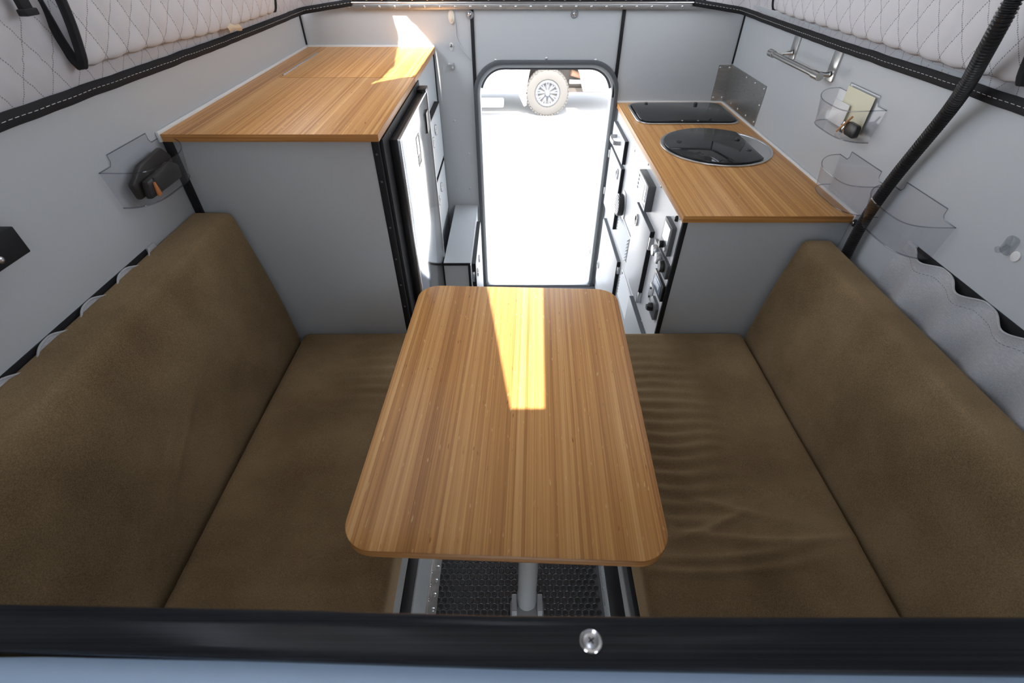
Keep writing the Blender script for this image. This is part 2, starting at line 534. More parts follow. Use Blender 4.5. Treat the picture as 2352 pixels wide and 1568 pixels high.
# ------------------------------------------------------------------ door, frame and open leaf
door = thing('door_1', 'open entry door with dark rubber gasket and grey rounded frame in rear wall', 'door', (0.14, YB, 0.0))
door['kind'] = 'structure'
del door['category']
MB().ring(rrect(DX0, DX1, DZ0, DZ1, (DR, DR, 0.015, 0.015), 10), rrect(DX0 + 0.017, DX1 - 0.017, DZ0 + 0.017, DZ1 - 0.017, (DR - 0.014, DR - 0.014, 0.015, 0.015), 10), 'y', YB - 0.014, YB + 0.0).build('outer_gasket', 'gasket', door, bev=0.004)
MB().ring(rrect(DX0 + 0.013, DX1 - 0.013, DZ0 + 0.013, DZ1 - 0.013, (DR - 0.01, DR - 0.01, 0.015, 0.015), 10), rrect(DX0 + 0.027, DX1 - 0.027, DZ0 + 0.03, DZ1 - 0.03, (DR - 0.02, DR - 0.02, 0.015, 0.015), 10), 'y', YB - 0.002, YB + 0.05).build('frame', 'laminate', door, bev=0.002)
# inner gasket only runs round the top
lo = rrect(DX0 + 0.026, DX1 - 0.026, DZ0 + 0.03, DZ1 - 0.028, (DR - 0.02, DR - 0.02, 0.015, 0.015), 14)
li = rrect(DX0 + 0.037, DX1 - 0.037, DZ0 + 0.03, DZ1 - 0.040, (DR - 0.03, DR - 0.03, 0.015, 0.015), 14)
mb = MB()
top = [k for k in range(len(lo)) if lo[k][1] > 1.02]
a, b = [lo[k] for k in top], [li[k] for k in top]
loop = a + b[::-1]
mb.prism(loop, 'y', YB + 0.01, YB + 0.04).build('inner_gasket', 'gasket', door)
for p in ((1138, 138), (1255, 134), (1368, 138)):
    q = PY(p, YB); sscrew((q.x, YB, q.z), (0, -1, 0), 0.005, door)
MB().box(DX0 + 0.02, DX1 - 0.02, YB - 0.02, YB + 0.05, -0.02, 0.012).build('sill', 'zinc', door, bev=0.002)
# the leaf stands open outside, hinged on the right
ang = R(104)
hx, hy = DX1 - 0.012, YB + 0.055
def leaf_pt(u, t, z): # u along the leaf from the hinge, t thickness
    dx, dy = -math.cos(ang), math.sin(ang)
    return (hx + dx * u + dy * t, hy + dy * u - dx * t, z)
leaf = MB()
for (u0, u1, t0, t1, z0, z1) in ((0.0, 0.56, 0.0, 0.035, 0.03, 1.08),):
    vs = [leaf_pt(u, t, z) for u in (u0, u1) for t in (t0, t1) for z in (z0, z1)]
    leaf.add(vs, [(0, 1, 3, 2), (4, 6, 7, 5), (0, 4, 5, 1), (2, 3, 7, 6), (0, 2, 6, 4), (1, 5, 7, 3)])
lf = leaf.build('door_leaf', 'laminate_whitened', door, bev=0.006)
mb = MB()
for z in (0.14, 0.50, 0.86):
    vs = [leaf_pt(u, t, zz) for u in (-0.012, 0.03) for t in (-0.006, 0.0) for zz in (z, z + 0.07)]
    MB().add(vs, [(0, 1, 3, 2), (4, 6, 7, 5), (0, 4, 5, 1), (2, 3, 7, 6), (0, 2, 6, 4), (1, 5, 7, 3)]).build('hinge', 'zinc', lf)
p0, p1 = leaf_pt(0.07, -0.012, 0.16), leaf_pt(0.07, -0.012, 0.80)
MB().cyl(p0, p1, 0.007, n=12).build('gas_strut', 'white_plastic', lf, smooth=True)
MB().cyl(leaf_pt(0.07, -0.012, 0.13), p0, 0.010, n=12).build('strut_foot', 'black_plastic', lf, smooth=True)

# ------------------------------------------------------------------ canvas sides with quilted lining
QW, QH = 0.068, 0.102
def puff(u, v, amp):
    a, b = u / QW + v / QH, u / QW - v / QH
    return amp * (abs(math.sin(math.pi * a)) * abs(math.sin(math.pi * b))) ** 0.45
def quilt_sheet(name, nu, nv, fn, material, parent, uv):
    """fn(s,t) -> point; uv(s,t) -> metres along the cloth, for the diamond stitching"""
    mb = MB().grid(nu, nv, fn)
    o = mb.build(name, material, parent, smooth=False)
    me = o.data
    at = me.attributes.new('quilt', 'FLOAT_VECTOR', 'POINT')
    vals = []
    for j in range(nv + 1):
        for i in range(nu + 1):
            u, v = uv(i / nu, j / nv)
            vals += [u / QW + v / QH, u / QW - v / QH, 0.0]
    at.data.foreach_set('vector', vals)
    me.polygons.foreach_set('use_smooth', [True] * len(me.polygons))
    return o
def path_at(pts, s):
    """point at fraction s of a polyline's length, and its xy normal to the left"""
    L = [(Vector(b) - Vector(a)).length for a, b in zip(pts, pts[1:])]
    d = s * sum(L)
    for k, l in enumerate(L):
        if d <= l or k == len(L) - 1:
            a, b = Vector(pts[k]), Vector(pts[k + 1])
            t = (b - a).normalized()
            return a + t * min(d, l), t
        d -= l
def smooth_path(pts, it=3):
    pts = [Vector(p) for p in pts]
    for _ in range(it):
        q = [pts[0]]
        for a, b in zip(pts, pts[1:]): q += [a * 0.75 + b * 0.25, a * 0.25 + b * 0.75]
        pts = q + [pts[-1]]
    return pts

def canvas_side(side, label):
    sx = -1 if side == 'left' else 1
    xw = XL if side == 'left' else XR
    root = thing('canvas_wall', label, 'tent wall', (xw, 0.6, HEM))
    xe = xw - sx * 0.006
    base = smooth_path([(xe, Y0, HEM + 0.012), (xe, 0.8, HEM + 0.004), (xe, 1.5, HEM - 0.008), (xe, YB - 0.13, HEM - 0.010), (xe, YB - 0.03, HEM - 0.008), (xe - sx * 0.05, YB - 0.012, HEM - 0.002), (xe - sx * 0.215, YB - 0.012, HEM + 0.02)], 3)
    total = sum((b - a).length for a, b in zip(base, base[1:]))
    H = 0.21
    def pt(s, t):
        p, d = path_at(base, s)
        nrm = Vector((-d.y, d.x, 0)) * (1 if side == 'left' else -1)
        if sx < 0: nrm = Vector((d.y, -d.x, 0))
        u, v = s * total, t * H
        off = puff(u, v, 0.006) * min(1, t * 6) + 0.012 * math.sin(t * 2.6) + 0.004 * noise.noise(Vector((u * 3, v * 6, 2)))
        return p + nrm * off + Vector((0, 0, v))
    quilt_sheet('quilted_lining', 330, 30, pt, 'quilt', root, lambda s, t: (s * total, t * H))
    # black binding along the hem with one pale row of stitches
    def bandpt(s, t):
        p, d = path_at(base, s)
        nrm = Vector((d.y, -d.x, 0)) if sx < 0 else Vector((-d.y, d.x, 0))
        k = 2 * math.pi * t
        wob = 0.0015 * noise.noise(Vector((s * 60, 0, 5)))
        return p + nrm * (0.007 + 0.007 * math.cos(k)) + Vector((0, 0, 0.004 + 0.0125 * math.sin(k) + wob))
    MB().grid(260, 10, bandpt).build('hem_binding', 'binding', root, smooth=True)
    def stpt(s):
        p, d = path_at(base, s)
        nrm = Vector((d.y, -d.x, 0)) if sx < 0 else Vector((-d.y, d.x, 0))
        return p + nrm * 0.0146 + Vector((0, 0, 0.005 + 0.0015 * noise.noise(Vector((s * 60, 0, 5)))))
    mb = MB()
    nst = 300
    for k in range(nst):
        s0, s1 = (k + 0.15) / nst, (k + 0.75) / nst
        mb.tube([stpt(s0), stpt(s1)], 0.00045, 4)
    o = mb.build('hem_stitching', 'thread', root); o['kind'] = 'stuff'
    # cloth frame round the open windows above the lining
    x = xe - sx * 0.004
    mb = MB()
    z0, z1 = HEM + 0.20, ROOF
    wins = ((-1.45, -0.70), (0.85, 2.22)) if side == 'left' else ((-1.45, -0.70), (1.30, 2.22))
    holes = [[(a, z0 + 0.03), (b, z0 + 0.03), (b, z1 - 0.06), (a, z1 - 0.06)] for a, b in wins]
    MB().sheet([(Y0, z0), (YB + 0.03, z0), (YB + 0.03, z1), (Y0, z1)], holes, 'x', x, x + sx * 0.003).build('window_surround', 'quilt', root)
    return root
cl = canvas_side('left', 'pale quilted canvas side above the wall with the tall wood-topped cabinet')
cr = canvas_side('right', 'pale quilted canvas side above the wall with the clear bins and hose')
# rear and front canvas, above the frame, with a window each
root = thing('canvas_wall', 'plain pale canvas end above the entry door', 'tent wall', (0, YB, HEM))
MB().sheet([(XL, 1.36), (XR, 1.36), (XR, ROOF), (XL, ROOF)], [], 'y', YB, YB + 0.004).build('canvas_panel', 'quilt', root)
root = thing('canvas_wall', 'plain pale canvas end beyond the sleeping platform', 'tent wall', (0, Y0, HEM))
MB().sheet([(XL, 1.06), (XR, 1.06), (XR, ROOF), (XL, ROOF)], [], 'y', Y0, Y0 + 0.004).build('canvas_panel', 'quilt', root)

# turned-down window flaps: a quilted sheet folded to a loop, bound in black at its ends
def flap(side, ya, yb, label):
    sx = -1 if side == 'left' else 1
    xw = XL if side == 'left' else XR
    root = thing('window_flap', label, 'window flap', (xw - sx * 0.05, (ya + yb) / 2, HEM + 0.04))
    prof = smooth_path([(0.018, 0, 0.215), (0.019, 0, 0.12), (0.022, 0, 0.06), (0.031, 0, 0.024), (0.043, 0, 0.030), (0.053, 0, 0.075), (0.061, 0, 0.14), (0.064, 0, 0.225)], 3)
    plen = sum((b - a).length for a, b in zip(prof, prof[1:]))
    def pt(s, t, extra=0.0):
        p, d = path_at(prof, t)
        nrm = Vector((d.z, 0, -d.x))
        u, v = s * (yb - ya), t * plen
        amp = 0.0055 * min(1, s * 30, (1 - s) * 30)
        k = puff(u, v, amp) + 0.006 * noise.noise(Vector((u * 4, v * 8, 1 if sx > 0 else 4))) + extra
        q = p + nrm * k
        sag = 0.010 * noise.noise(Vector((u * 2.2, 3.3, sx)))
        return Vector((xw - sx * q.x, ya + u, HEM + 0.016 + q.z + sag * (1 - abs(2 * t - 1)) - 0.012 * s))
    quilt_sheet('quilted_cloth', 150, 60, pt, 'quilt_flap', root, lambda s, t: (s * (yb - ya), t * plen))
    for s in (0.0, 1.0):
        MB().tube([pt(s, t / 40) for t in range(41)], 0.0085 if s == 0 else 0.006, 8).build('end_binding', 'binding', root, smooth=True)
    mb = MB()
    for k in range(34):
        mb.tube([pt(0.006, (k + 0.1) / 34, 0.004), pt(0.006, (k + 0.7) / 34, 0.004)], 0.0008, 4)
    return root
fl = flap('left', 1.03, 1.98, 'turned-down quilted window flap over the wood-topped cabinet, black bound end')
fr = flap('right', 0.93, 1.98, 'turned-down quilted window flap behind the black corrugated hose')
# buckle strap at the left flap
mb = MB().box(XL + 0.036, XL + 0.046, 0.958, 0.980, 1.452, 1.56)
st = tag(mb.build('hanging_strap', 'binding', None, bev=0.002), 'short black webbing strap hanging beside the folded flap end', 'strap')
MB().box(XL + 0.034, XL + 0.050, 0.955, 0.983, 1.446, 1.456).build('strap_fold', 'binding', st, bev=0.002)

def tagpt(s, t):
    return Vector((XL + 0.036 + 0.010 * math.sin(2.6 * t) + 0.003 * math.sin(7 * s), 1.60 + 0.075 * s + 0.02 * t, 1.352 - 0.024 * t + 0.004 * math.sin(5 * s)))
MATS['tag_cloth'] = mat('tag_cloth', (0.62, 0.50, 0.36), 0.8)
MB().grid(10, 6, tagpt).build('care_tag', 'tag_cloth', cl, smooth=True, solid=0.0008)

# ------------------------------------------------------------------ rear lifting rail, screwed aluminium and black strip
rail = thing('roof_rail', 'aluminium and black screwed strip along the top of the rear wall', 'rail', (0.04, YB - 0.02, HEM))
MB().box(-0.655, 0.742, YB - 0.016, YB - 0.012, 1.311, 1.333).build('aluminium_strip', 'aluminium', rail, bev=0.0008)
MB().box(-0.665, 0.752, YB - 0.020, YB - 0.004, 1.335, 1.40).build('black_strip', 'rubber', rail, bev=0.002)
MB().cyl((-0.655, YB - 0.018, 1.334), (0.742, YB - 0.018, 1.334), 0.0028, n=8).build('hinge_bead', 'zinc', rail, smooth=True)
for k in range(24):
    sscrew((-0.645 + k * 0.0595, YB - 0.016, 1.3205), (0, -1, 0), 0.0042, rail)
    sscrew((-0.632 + k * 0.0595, YB - 0.020, 1.345), (0, -1, 0), 0.0048, rail)

# small fittings on the rear wall
def snap(p, label):
    q = PY(p, YB)
    t = thing('snap_button', label, 'snap', (q.x, YB, q.z), None)
    MB().lathe((q.x, YB - 0.006 if p[0] < 1200 else YB, q.z), (0, -1, 0), [(0.0155, 0), (0.0155, 0.002), (0.0145, 0.0035), (0.010, 0.0035)], 24).build('washer', 'zinc', t, smooth=True)
    MB().lathe((q.x, YB - 0.0095 if p[0] < 1200 else YB - 0.0035, q.z), (0, -1, 0), [(0.0095, 0), (0.0095, 0.003), (0.007, 0.0065), (0.003, 0.0078), (0, 0.008)], 20).build('cap', 'chrome', t, smooth=True)
snap((1079, 33), 'round metal snap on the black seam left of the door')
snap((1319, 32), 'round metal snap on the plain panel above the door')
q = PY((1037, 38), YB)
t = thing('adhesive_hook', 'oval white plastic wall hook beside the metal snap', 'hook', (q.x, YB, q.z))
MB().prism(ellipse(q.x, q.z, 0.0125, 0.024, 24), 'y', YB - 0.006, YB).build('pad', 'cream_plastic', t, bev=0.0015)
MB().tube(smooth_path([(q.x, YB - 0.006, q.z - 0.004), (q.x, YB - 0.016, q.z - 0.012), (q.x + 0.001, YB - 0.020, q.z - 0.010), (q.x + 0.001, YB - 0.021, q.z - 0.004)], 2), 0.003, 8).build('prong', 'cream_plastic', t, smooth=True)
a = Vector((q.x + 0.012, YB - 0.004, q.z - 0.01))
tag(MB().tube(smooth_path([a, a + Vector((0.002, 0, -0.03)), a + Vector((0.001, 0, -0.06)), a + Vector((0.012, 0, -0.085)), a + Vector((0.034, 0, -0.118)), a + Vector((0.056, 0.002, -0.14))], 3), 0.0022, 6).build('cord_with_shadow', 'laminate', None, smooth=True), 'thin grey cable and its modelled slanted shadow running down the rear wall from the oval hook', 'cable')  # hanging cord; the slanted lower run is its shadow built as tube
q = PY((1037, 107), YB)
t = thing('wall_hook', 'small clear hook below the oval white hook', 'hook', (q.x, YB, q.z))
MB().prism(ellipse(q.x, q.z, 0.008, 0.015, 20), 'y', YB - 0.003, YB).build('pad', 'white_plastic', t, bev=0.001)
MB().box(q.x - 0.005, q.x + 0.004, YB - 0.012, YB - 0.003, q.z + 0.0, q.z + 0.003).build('prong', 'grey_plastic', t)
MB().box(q.x - 0.001, q.x + 0.002, YB - 0.010, YB - 0.003, q.z + 0.003, q.z + 0.010).build('stem', 'grey_plastic', t)
q = PY((1039, 152), YB)
t = thing('door_catch', 'small grey metal catch on the rear wall under the hooks', 'catch', (q.x, YB, q.z))
MB().box(q.x - 0.008, q.x + 0.008, YB - 0.012, YB, q.z - 0.012, q.z + 0.013).build('body', 'zinc', t, bev=0.002)
MB().box(q.x - 0.015, q.x - 0.008, YB - 0.008, YB, q.z + 0.006, q.z + 0.011).build('tongue', 'white_plastic', t, bev=0.001)
for i, (p, w) in enumerate((((1077, 353), 'upper'), ((1080, 432), 'lower'), ((1044, 278), 'topmost'))):
    q = PY(p, YB)
    screw((q.x, YB, q.z), (0, -1, 0), 0.005, wall_back)

# ------------------------------------------------------------------ tall left cabinet with fridge
LX = -0.335
cab = thing('tall_cabinet', 'tall grey laminate cabinet with black edges under the long wooden top', 'cabinet', (-0.6, 1.75, 0))
MB().box(XL + 0.002, LX, YF, YB - 0.002, 0.0, 1.163).build('body', 'laminate', cab)
# black corner extrusion with rivets
MB().box(LX - 0.014, LX + 0.004, YF - 0.004, YF + 0.012, 0.0, 1.163).build('corner_extrusion', 'black_edge', cab, bev=0.001)
MB().box(LX, LX + 0.012, YF + 0.010, 1.82, 0.02, 1.163).build('fridge_surround', 'black_edge', cab, bev=0.001)
MB().box(XL + 0.002, XL + 0.020, YF - 0.012, YF, 0.90, 1.163).build('wall_gasket', 'black_edge', cab, bev=0.001)
for z in (1.13, 1.06, 0.93, 0.83, 0.74, 0.66):
    sscrew((LX - 0.005, YF - 0.004, z), (0, -1, 0), 0.003, cab, 'grey_plastic')
for y in (1.30, 1.47, 1.60, 1.74):
    sscrew((LX + 0.012, y, 1.150), (1, 0, 0), 0.003, cab, 'grey_plastic')
MB().box(LX, LX + 0.004, 2.29, YB - 0.002, 0.49, 1.163).build('rear_edge', 'black_edge', cab)
# two drop doors behind the fridge
def oval_latch(c, ax, parent, r=0.021):
    """oval push latch on a face whose normal is ax (+x or -x)"""
    y, z = c[1], c[2]
    s = ax
    MB().ring(ellipse(y, z, r * 0.72, r, 24), ellipse(y, z, r * 0.52, r * 0.78, 24), 'x', c[0], c[0] + s * 0.006).build('latch_ring', 'chrome', parent, bev=0.001)
    h = MB().prism(ellipse(y, z, r * 0.52, r * 0.78, 20), 'x', c[0], c[0] + s * 0.002).build('latch_well', 'zinc', parent)
    MB().prism(rrect(y - r * 0.25, y + r * 0.25, z - r * 0.62, z - r * 0.02, r * 0.1, 3), 'x', c[0] + s * 0.002, c[0] + s * 0.005).build('latch_slot', 'black_plastic', h)
for (y0, y1, z0, z1) in ((1.86, 2.20, 0.775, 0.995), (1.86, 2.19, 0.53, 0.757)):
    d = MB().box(LX, LX + 0.020, y0, y1, z0, z1).build('drop_door', 'laminate', cab, bev=0.001)
    MB().box(LX, LX + 0.0205, y0, y1, z1, z1 + 0.004).build('door_edge', 'black_edge', d)
    MB().box(LX, LX + 0.0205, y1, y1 + 0.004, z0, z1).build('door_edge', 'black_edge', d)
    oval_latch((LX + 0.020, 2.015, z1 - 0.055), 1, d)
    oval_latch((LX + 0.020, 1.925, z1 - 0.075), 1, d)

fridge = thing('fridge', 'narrow fridge with mirror-bright steel door and black body beside tall cabinet', 'fridge', (-0.31, 1.54, 0.2))
FX0, FX1, FY0, FY1, FZ0, FZ1 = LX + 0.013, -0.296, 1.285, 1.80, 0.22, 1.14
MB().box(FX0, FX1 - 0.006, FY0, FY1, FZ0, FZ1).build('body', 'black_plastic', fridge, bev=0.002)
d = MB().box(FX1 - 0.006, FX1, FY0 + 0.002, FY1 - 0.002, FZ0 + 0.004, FZ1 - 0.002).build('door', 'fridge_steel', fridge, bev=0.0015)
MB().ring(rrect(FY0, FY1, FZ0, FZ1, 0.004, 2), rrect(FY0 + 0.007, FY1 - 0.007, FZ0 + 0.007, FZ1 - 0.007, 0.004, 2), 'x', FX1 - 0.007, FX1 + 0.0015).build('door_frame', 'zinc', d, bev=0.0006)
q = PX((984, 252), FX1)
MB().box(FX1, FX1 + 0.003, 1.715, 1.77, 1.02, 1.085).build('door_grip', 'black_plastic', d, bev=0.001)
MB().box(FX0, FX1 + 0.004, FY1 - 0.05, FY1 + 0.004, FZ1, FZ1 + 0.010).build('top_hinge', 'black_plastic', fridge, bev=0.002)
MB().ring(rrect(1.50, 1.555, 0.985, 1.075, 0.006, 4), rrect(1.506, 1.549, 0.991, 1.069, 0.004, 4), 'x', FX1, FX1 + 0.0012).build('handle_outline', 'black_plastic', d)
MB().prism(rrect(1.508, 1.547, 0.993, 1.015, 0.002, 3), 'x', FX1, FX1 + 0.001).build('handle_recess', 'black_plastic', d)

# wooden top of the tall cabinet: board, lift-out lid, piano hinge, white edge trim
TZ = 1.183
top = thing('wooden_countertop', 'long bamboo countertop with a hinged lid on the tall cabinet', 'countertop', (-0.6, 1.75, 1.163))
lx0, ly0 = -0.768, 1.765
xo, ye = -0.325, 1.192
MB().prism([(XL + 0.009, ye), (xo, ye), (xo, ly0 - 0.0042), (lx0 - 0.0028, ly0 - 0.0042), (lx0 - 0.0028, YB - 0.009), (XL + 0.009, YB - 0.009)], 'z', 1.165, TZ).build('board', 'bamboo', top, bev=0.001)
MB().box(lx0, xo, ly0, YB - 0.009, 1.165, TZ).build('lid', 'bamboo', top, bev=0.001)
h = MB().cyl((lx0 - 0.001, 1.79, TZ), (lx0 - 0.001, 2.16, TZ), 0.0032, n=8).build('piano_hinge', 'aluminium', top, smooth=True)
for k in range(18):
    MB().cyl((lx0 - 0.001, 1.795 + k * 0.02, TZ), (lx0 - 0.001, 1.810 + k * 0.02, TZ), 0.0037, n=8).build('knuckle', 'zinc', h, smooth=True)
struct(MB().box(XL + 0.0005, XL + 0.0085, ye - 0.004, YB, 1.165, TZ + 0.006).build('trim_5', 'white_plastic', bev=0.002))
struct(MB().box(XL + 0.009, xo, YB - 0.0085, YB - 0.0005, 1.165, TZ + 0.006).build('trim_6', 'white_plastic', bev=0.002))

# low step cabinet between the fridge and the door
step = thing('step_cabinet', 'low grey step cabinet with black edges beside the doorway', 'cabinet', (-0.24, 2.0, 0))
SX0, SX1, SY0, SZ = -0.294, -0.182, 1.745, 0.487
MB().box(SX0, SX1, SY0, YB - 0.002, 0.0, SZ - 0.004).build('body', 'laminate', step)
MB().box(SX0 - 0.0, SX1 + 0.002, SY0 - 0.002, YB - 0.002, SZ - 0.004, SZ).build('lid', 'laminate', step)
MB().box(SX0, SX1, SY0 - 0.005, SY0, SZ - 0.012, SZ - 0.001).build('front_edge', 'black_edge', step)
MB().box(SX1 - 0.010, SX1 + 0.001, SY0 - 0.005, SY0, 0.0, SZ - 0.012).build('corner_edge', 'black_edge', step)
d = MB().box(SX1 + 0.001, SX1 + 0.018, SY0 + 0.06, YB - 0.10, 0.04, SZ - 0.045).build('door', 'laminate_whitened', step, bev=0.001)
MB().box(SX1 + 0.001, SX1 + 0.0175, SY0 + 0.058, YB - 0.10, SZ - 0.045, SZ - 0.041).build('door_edge', 'black_edge', d)
MB().box(SX1 + 0.001, SX1 + 0.0175, SY0 + 0.056, SY0 + 0.06, 0.04, SZ - 0.041).build('door_edge', 'black_edge', d)
for y in (1.86, 1.98): oval_latch((SX1 + 0.018, y, SZ - 0.12), 1, d)
for z in (0.36, 0.12):
    MB().box(SX1 + 0.001, SX1 + 0.012, SY0 + 0.045, SY0 + 0.056, z, z + 0.05).build('hinge', 'zinc', d, bev=0.001)

# ------------------------------------------------------------------ right kitchen cabinet
KX = 0.470
kit = thing('kitchen_cabinet', 'kitchen cabinet with face of doors, vents and switches whitened to look door-lit beside the doorway', 'cabinet', (0.7, 1.75, 0))
MB().box(KX, XR - 0.002, YF, YB - 0.002, 0.0, 0.948).build('body', 'laminate', kit)
MB().box(KX - 0.003, KX, YF + 0.006, YB - 0.002, 0.0, 0.948).build('face_panel', 'laminate_whitened', kit)
MB().box(KX - 0.004, KX + 0.010, YF - 0.004, YF + 0.006, 0.0, 0.948).build('corner_extrusion', 'black_edge', kit, bev=0.001)
KF = KX - 0.003
def kdoor(name, y0, y1, z0, z1, t=0.016, m='laminate_whitened'):
    d = MB().box(KF - t, KF, y0, y1, z0, z1).build(name, m, kit, bev=0.0008)
    e = 0.0015
    MB().box(KF - t + e, KF, y0, y1, z1, z1 + e).build('edge_band', 'gasket', d)
    MB().box(KF - t + e, KF, y0 - e, y0, z0, z1 + e).build('edge_band', 'black_edge', d)
    return d
dr = kdoor('drawer_front', 1.992, 2.262, 0.808, 0.900)
hp = [(KF - 0.016, 2.07, 0.868), (KF - 0.036, 2.072, 0.868), (KF - 0.046, 2.085, 0.868), (KF - 0.046, 2.15, 0.868), (KF - 0.036, 2.163, 0.868), (KF - 0.016, 2.165, 0.868)]
hb = MB()
for a, b in zip(smooth_path(hp, 2), smooth_path(hp, 2)[1:]):
    a, b = Vector(a), Vector(b)
    t = (b - a).normalized(); w = Vector((-t.y, t.x, 0)) * 0.003
    hb.add([a - w + Vector((0, 0, dz)) for dz in (-.008, .008)] + [a + w + Vector((0, 0, dz)) for dz in (.008, -.008)] + [b - w + Vector((0, 0, dz)) for dz in (-.008, .008)] + [b + w + Vector((0, 0, dz)) for dz in (.008, -.008)],
           [(0, 1, 5, 4), (1, 2, 6, 5), (2, 3, 7, 6), (3, 0, 4, 7), (0, 3, 2, 1), (4, 5, 6, 7)])
hb.build('drawer_pull', 'silver_plastic', dr)
d1 = kdoor('cabinet_door', 1.985, 2.262, 0.515, 0.790)
oval_latch((KF - 0.016, 2.04, 0.750), -1, d1, 0.024)
for z in (0.74, 0.56): MB().box(KF - 0.022, KF - 0.014, 2.262, 2.272, z, z + 0.035).build('hinge', 'zinc', d1, bev=0.001)
d3 = kdoor('cabinet_door', 1.80, 2.215, 0.10, 0.455)
oval_latch((KF - 0.016, 2.185, 0.205), -1, d3, 0.022)
MB().box(KF - 0.012, KF, 1.79, 1.80, 0.40, 0.435).build('hinge', 'zinc', d3, bev=0.001)
d2 = kdoor('cabinet_door', 1.43, 1.655, 0.510, 0.797)
oval_latch((KF - 0.016, 1.608, 0.752), -1, d2, 0.023)
for z in (0.735, 0.515): MB().box(KF - 0.015, KF, 1.419, 1.4285, z, z + 0.045).build('hinge', 'zinc', d2, bev=0.001)
d4 = kdoor('lower_door', 1.23, 1.52, 0.15, 0.475, 0.018, 'laminate')
# round fan vent: plate, barrel, slats
v = MB().prism(rrect(1.865, 1.965, 0.598, 0.725, 0.045, 8), 'x', KF - 0.004, KF).build('round_vent', 'silver_plastic', kit, bev=0.001)
MB().lathe((KF - 0.004, 1.925, 0.662), (-1, 0, 0), [(0.046, 0), (0.046, 0.018), (0.043, 0.021), (0.040, 0.021), (0.040, 0.012), (0, 0.012)], 28).build('vent_barrel', 'black_plastic', v, smooth=True)
for k in range(8):
    dy = -0.035 + k * 0.010
    hh = math.sqrt(max(0.0, 0.040 ** 2 - dy ** 2))
    MB().box(KF - 0.027, KF - 0.018, 1.925 - hh, 1.925 + hh, 0.662 + dy - 0.002, 0.662 + dy + 0.0025).build('vent_slat', 'silver_plastic', v)
# louvred vents
def louvre(y0, y1, z0, z1):
    v = MB().ring(rrect(y0, y1, z0, z1, 0.003, 2), rrect(y0 + 0.008, y1 - 0.008, z0 + 0.008, z1 - 0.008, 0.002, 2), 'x', KF - 0.003, KF).build('louvre_vent', 'silver_plastic', kit, bev=0.0006)
    MB().box(KF - 0.001, KF - 0.0002, y0 + 0.008, y1 - 0.008, z0 + 0.008, z1 - 0.008).build('vent_shade', 'black_plastic', v)  # black plate supplies the shade behind the slats and at their ends
    n = 7
    for k in range(n):
        z = z0 + 0.010 + (z1 - z0 - 0.020) * k / n
        dz = (z1 - z0 - 0.020) / n
        MB().prism([(KF - 0.001, z + dz * 0.95), (KF - 0.013, z + dz * 0.25), (KF - 0.012, z + dz * 0.12), (KF - 0.001, z + dz * 0.80)], 'y', y0 + 0.020, y1 - 0.020).build('louvre_slat', 'laminate_whitened', v)
    return v
louvre(1.692, 1.935, 0.503, 0.628)
louvre(1.515, 1.745, 0.333, 0.457)
# monitor panel
mo = MB().box(KF - 0.024, KF, 1.510, 1.662, 0.828, 0.918).build('monitor_panel', 'grey_plastic', kit, bev=0.002)
MB().box(KF - 0.026, KF - 0.024, 1.512, 1.660, 0.830, 0.916).build('monitor_face', 'silver_plastic', mo, bev=0.0008)
MB().box(KF - 0.0268, KF - 0.026, 1.555, 1.632, 0.850, 0.905).build('monitor_screen', 'white_plastic', mo)
for k in range(4):
    MB().prism(ellipse(1.532, 0.895 - k * 0.012, 0.008, 0.0045, 12), 'x', KF - 0.0275, KF - 0.026).build('monitor_button', 'white_plastic', mo)
    MB().box(KF - 0.0272, KF - 0.026, 1.640, 1.650, 0.900 - k * 0.014, 0.906 - k * 0.014).build('monitor_mark', 'grey_plastic', mo)
MB().box(KF - 0.0272, KF - 0.026, 1.525, 1.545, 0.836, 0.845).build('monitor_button', 'white_plastic', mo)
# heater control with screen and knob
ct = MB().prism(rrect(1.240, 1.322, 0.815, 0.910, 0.006, 4), 'x', KF - 0.014, KF).build('heater_control', 'grey_plastic', kit, bev=0.002)
MB().box(KF - 0.0148, KF - 0.014, 1.252, 1.310, 0.848, 0.900).build('control_screen', 'silver_plastic', ct)
MB().lathe((KF - 0.014, 1.292, 0.831), (-1, 0, 0), [(0.011, 0), (0.011, 0.010), (0.009, 0.012), (0, 0.012)], 18).build('control_knob', 'black_plastic', ct, smooth=True)
MB().lathe((KF - 0.014, 1.262, 0.830), (-1, 0, 0), [(0.007, 0), (0.006, 0.004), (0, 0.005)], 14).build('control_button', 'silver_plastic', ct, smooth=True)
# socket panel with three round sockets
so = MB().box(KF - 0.010, KF, 1.218, 1.385, 0.751, 0.799).build('socket_panel', 'grey_plastic', kit, bev=0.0015)
for k, m_ in enumerate(('zinc', 'silver_plastic', 'black_plastic')):
    MB().lathe((KF - 0.010, 1.352 - k * 0.048, 0.775), (-1, 0, 0), [(0.019, 0), (0.019, 0.006), (0.016, 0.012), (0.012, 0.013), (0, 0.011)], 20).build('socket', m_, so, smooth=True)
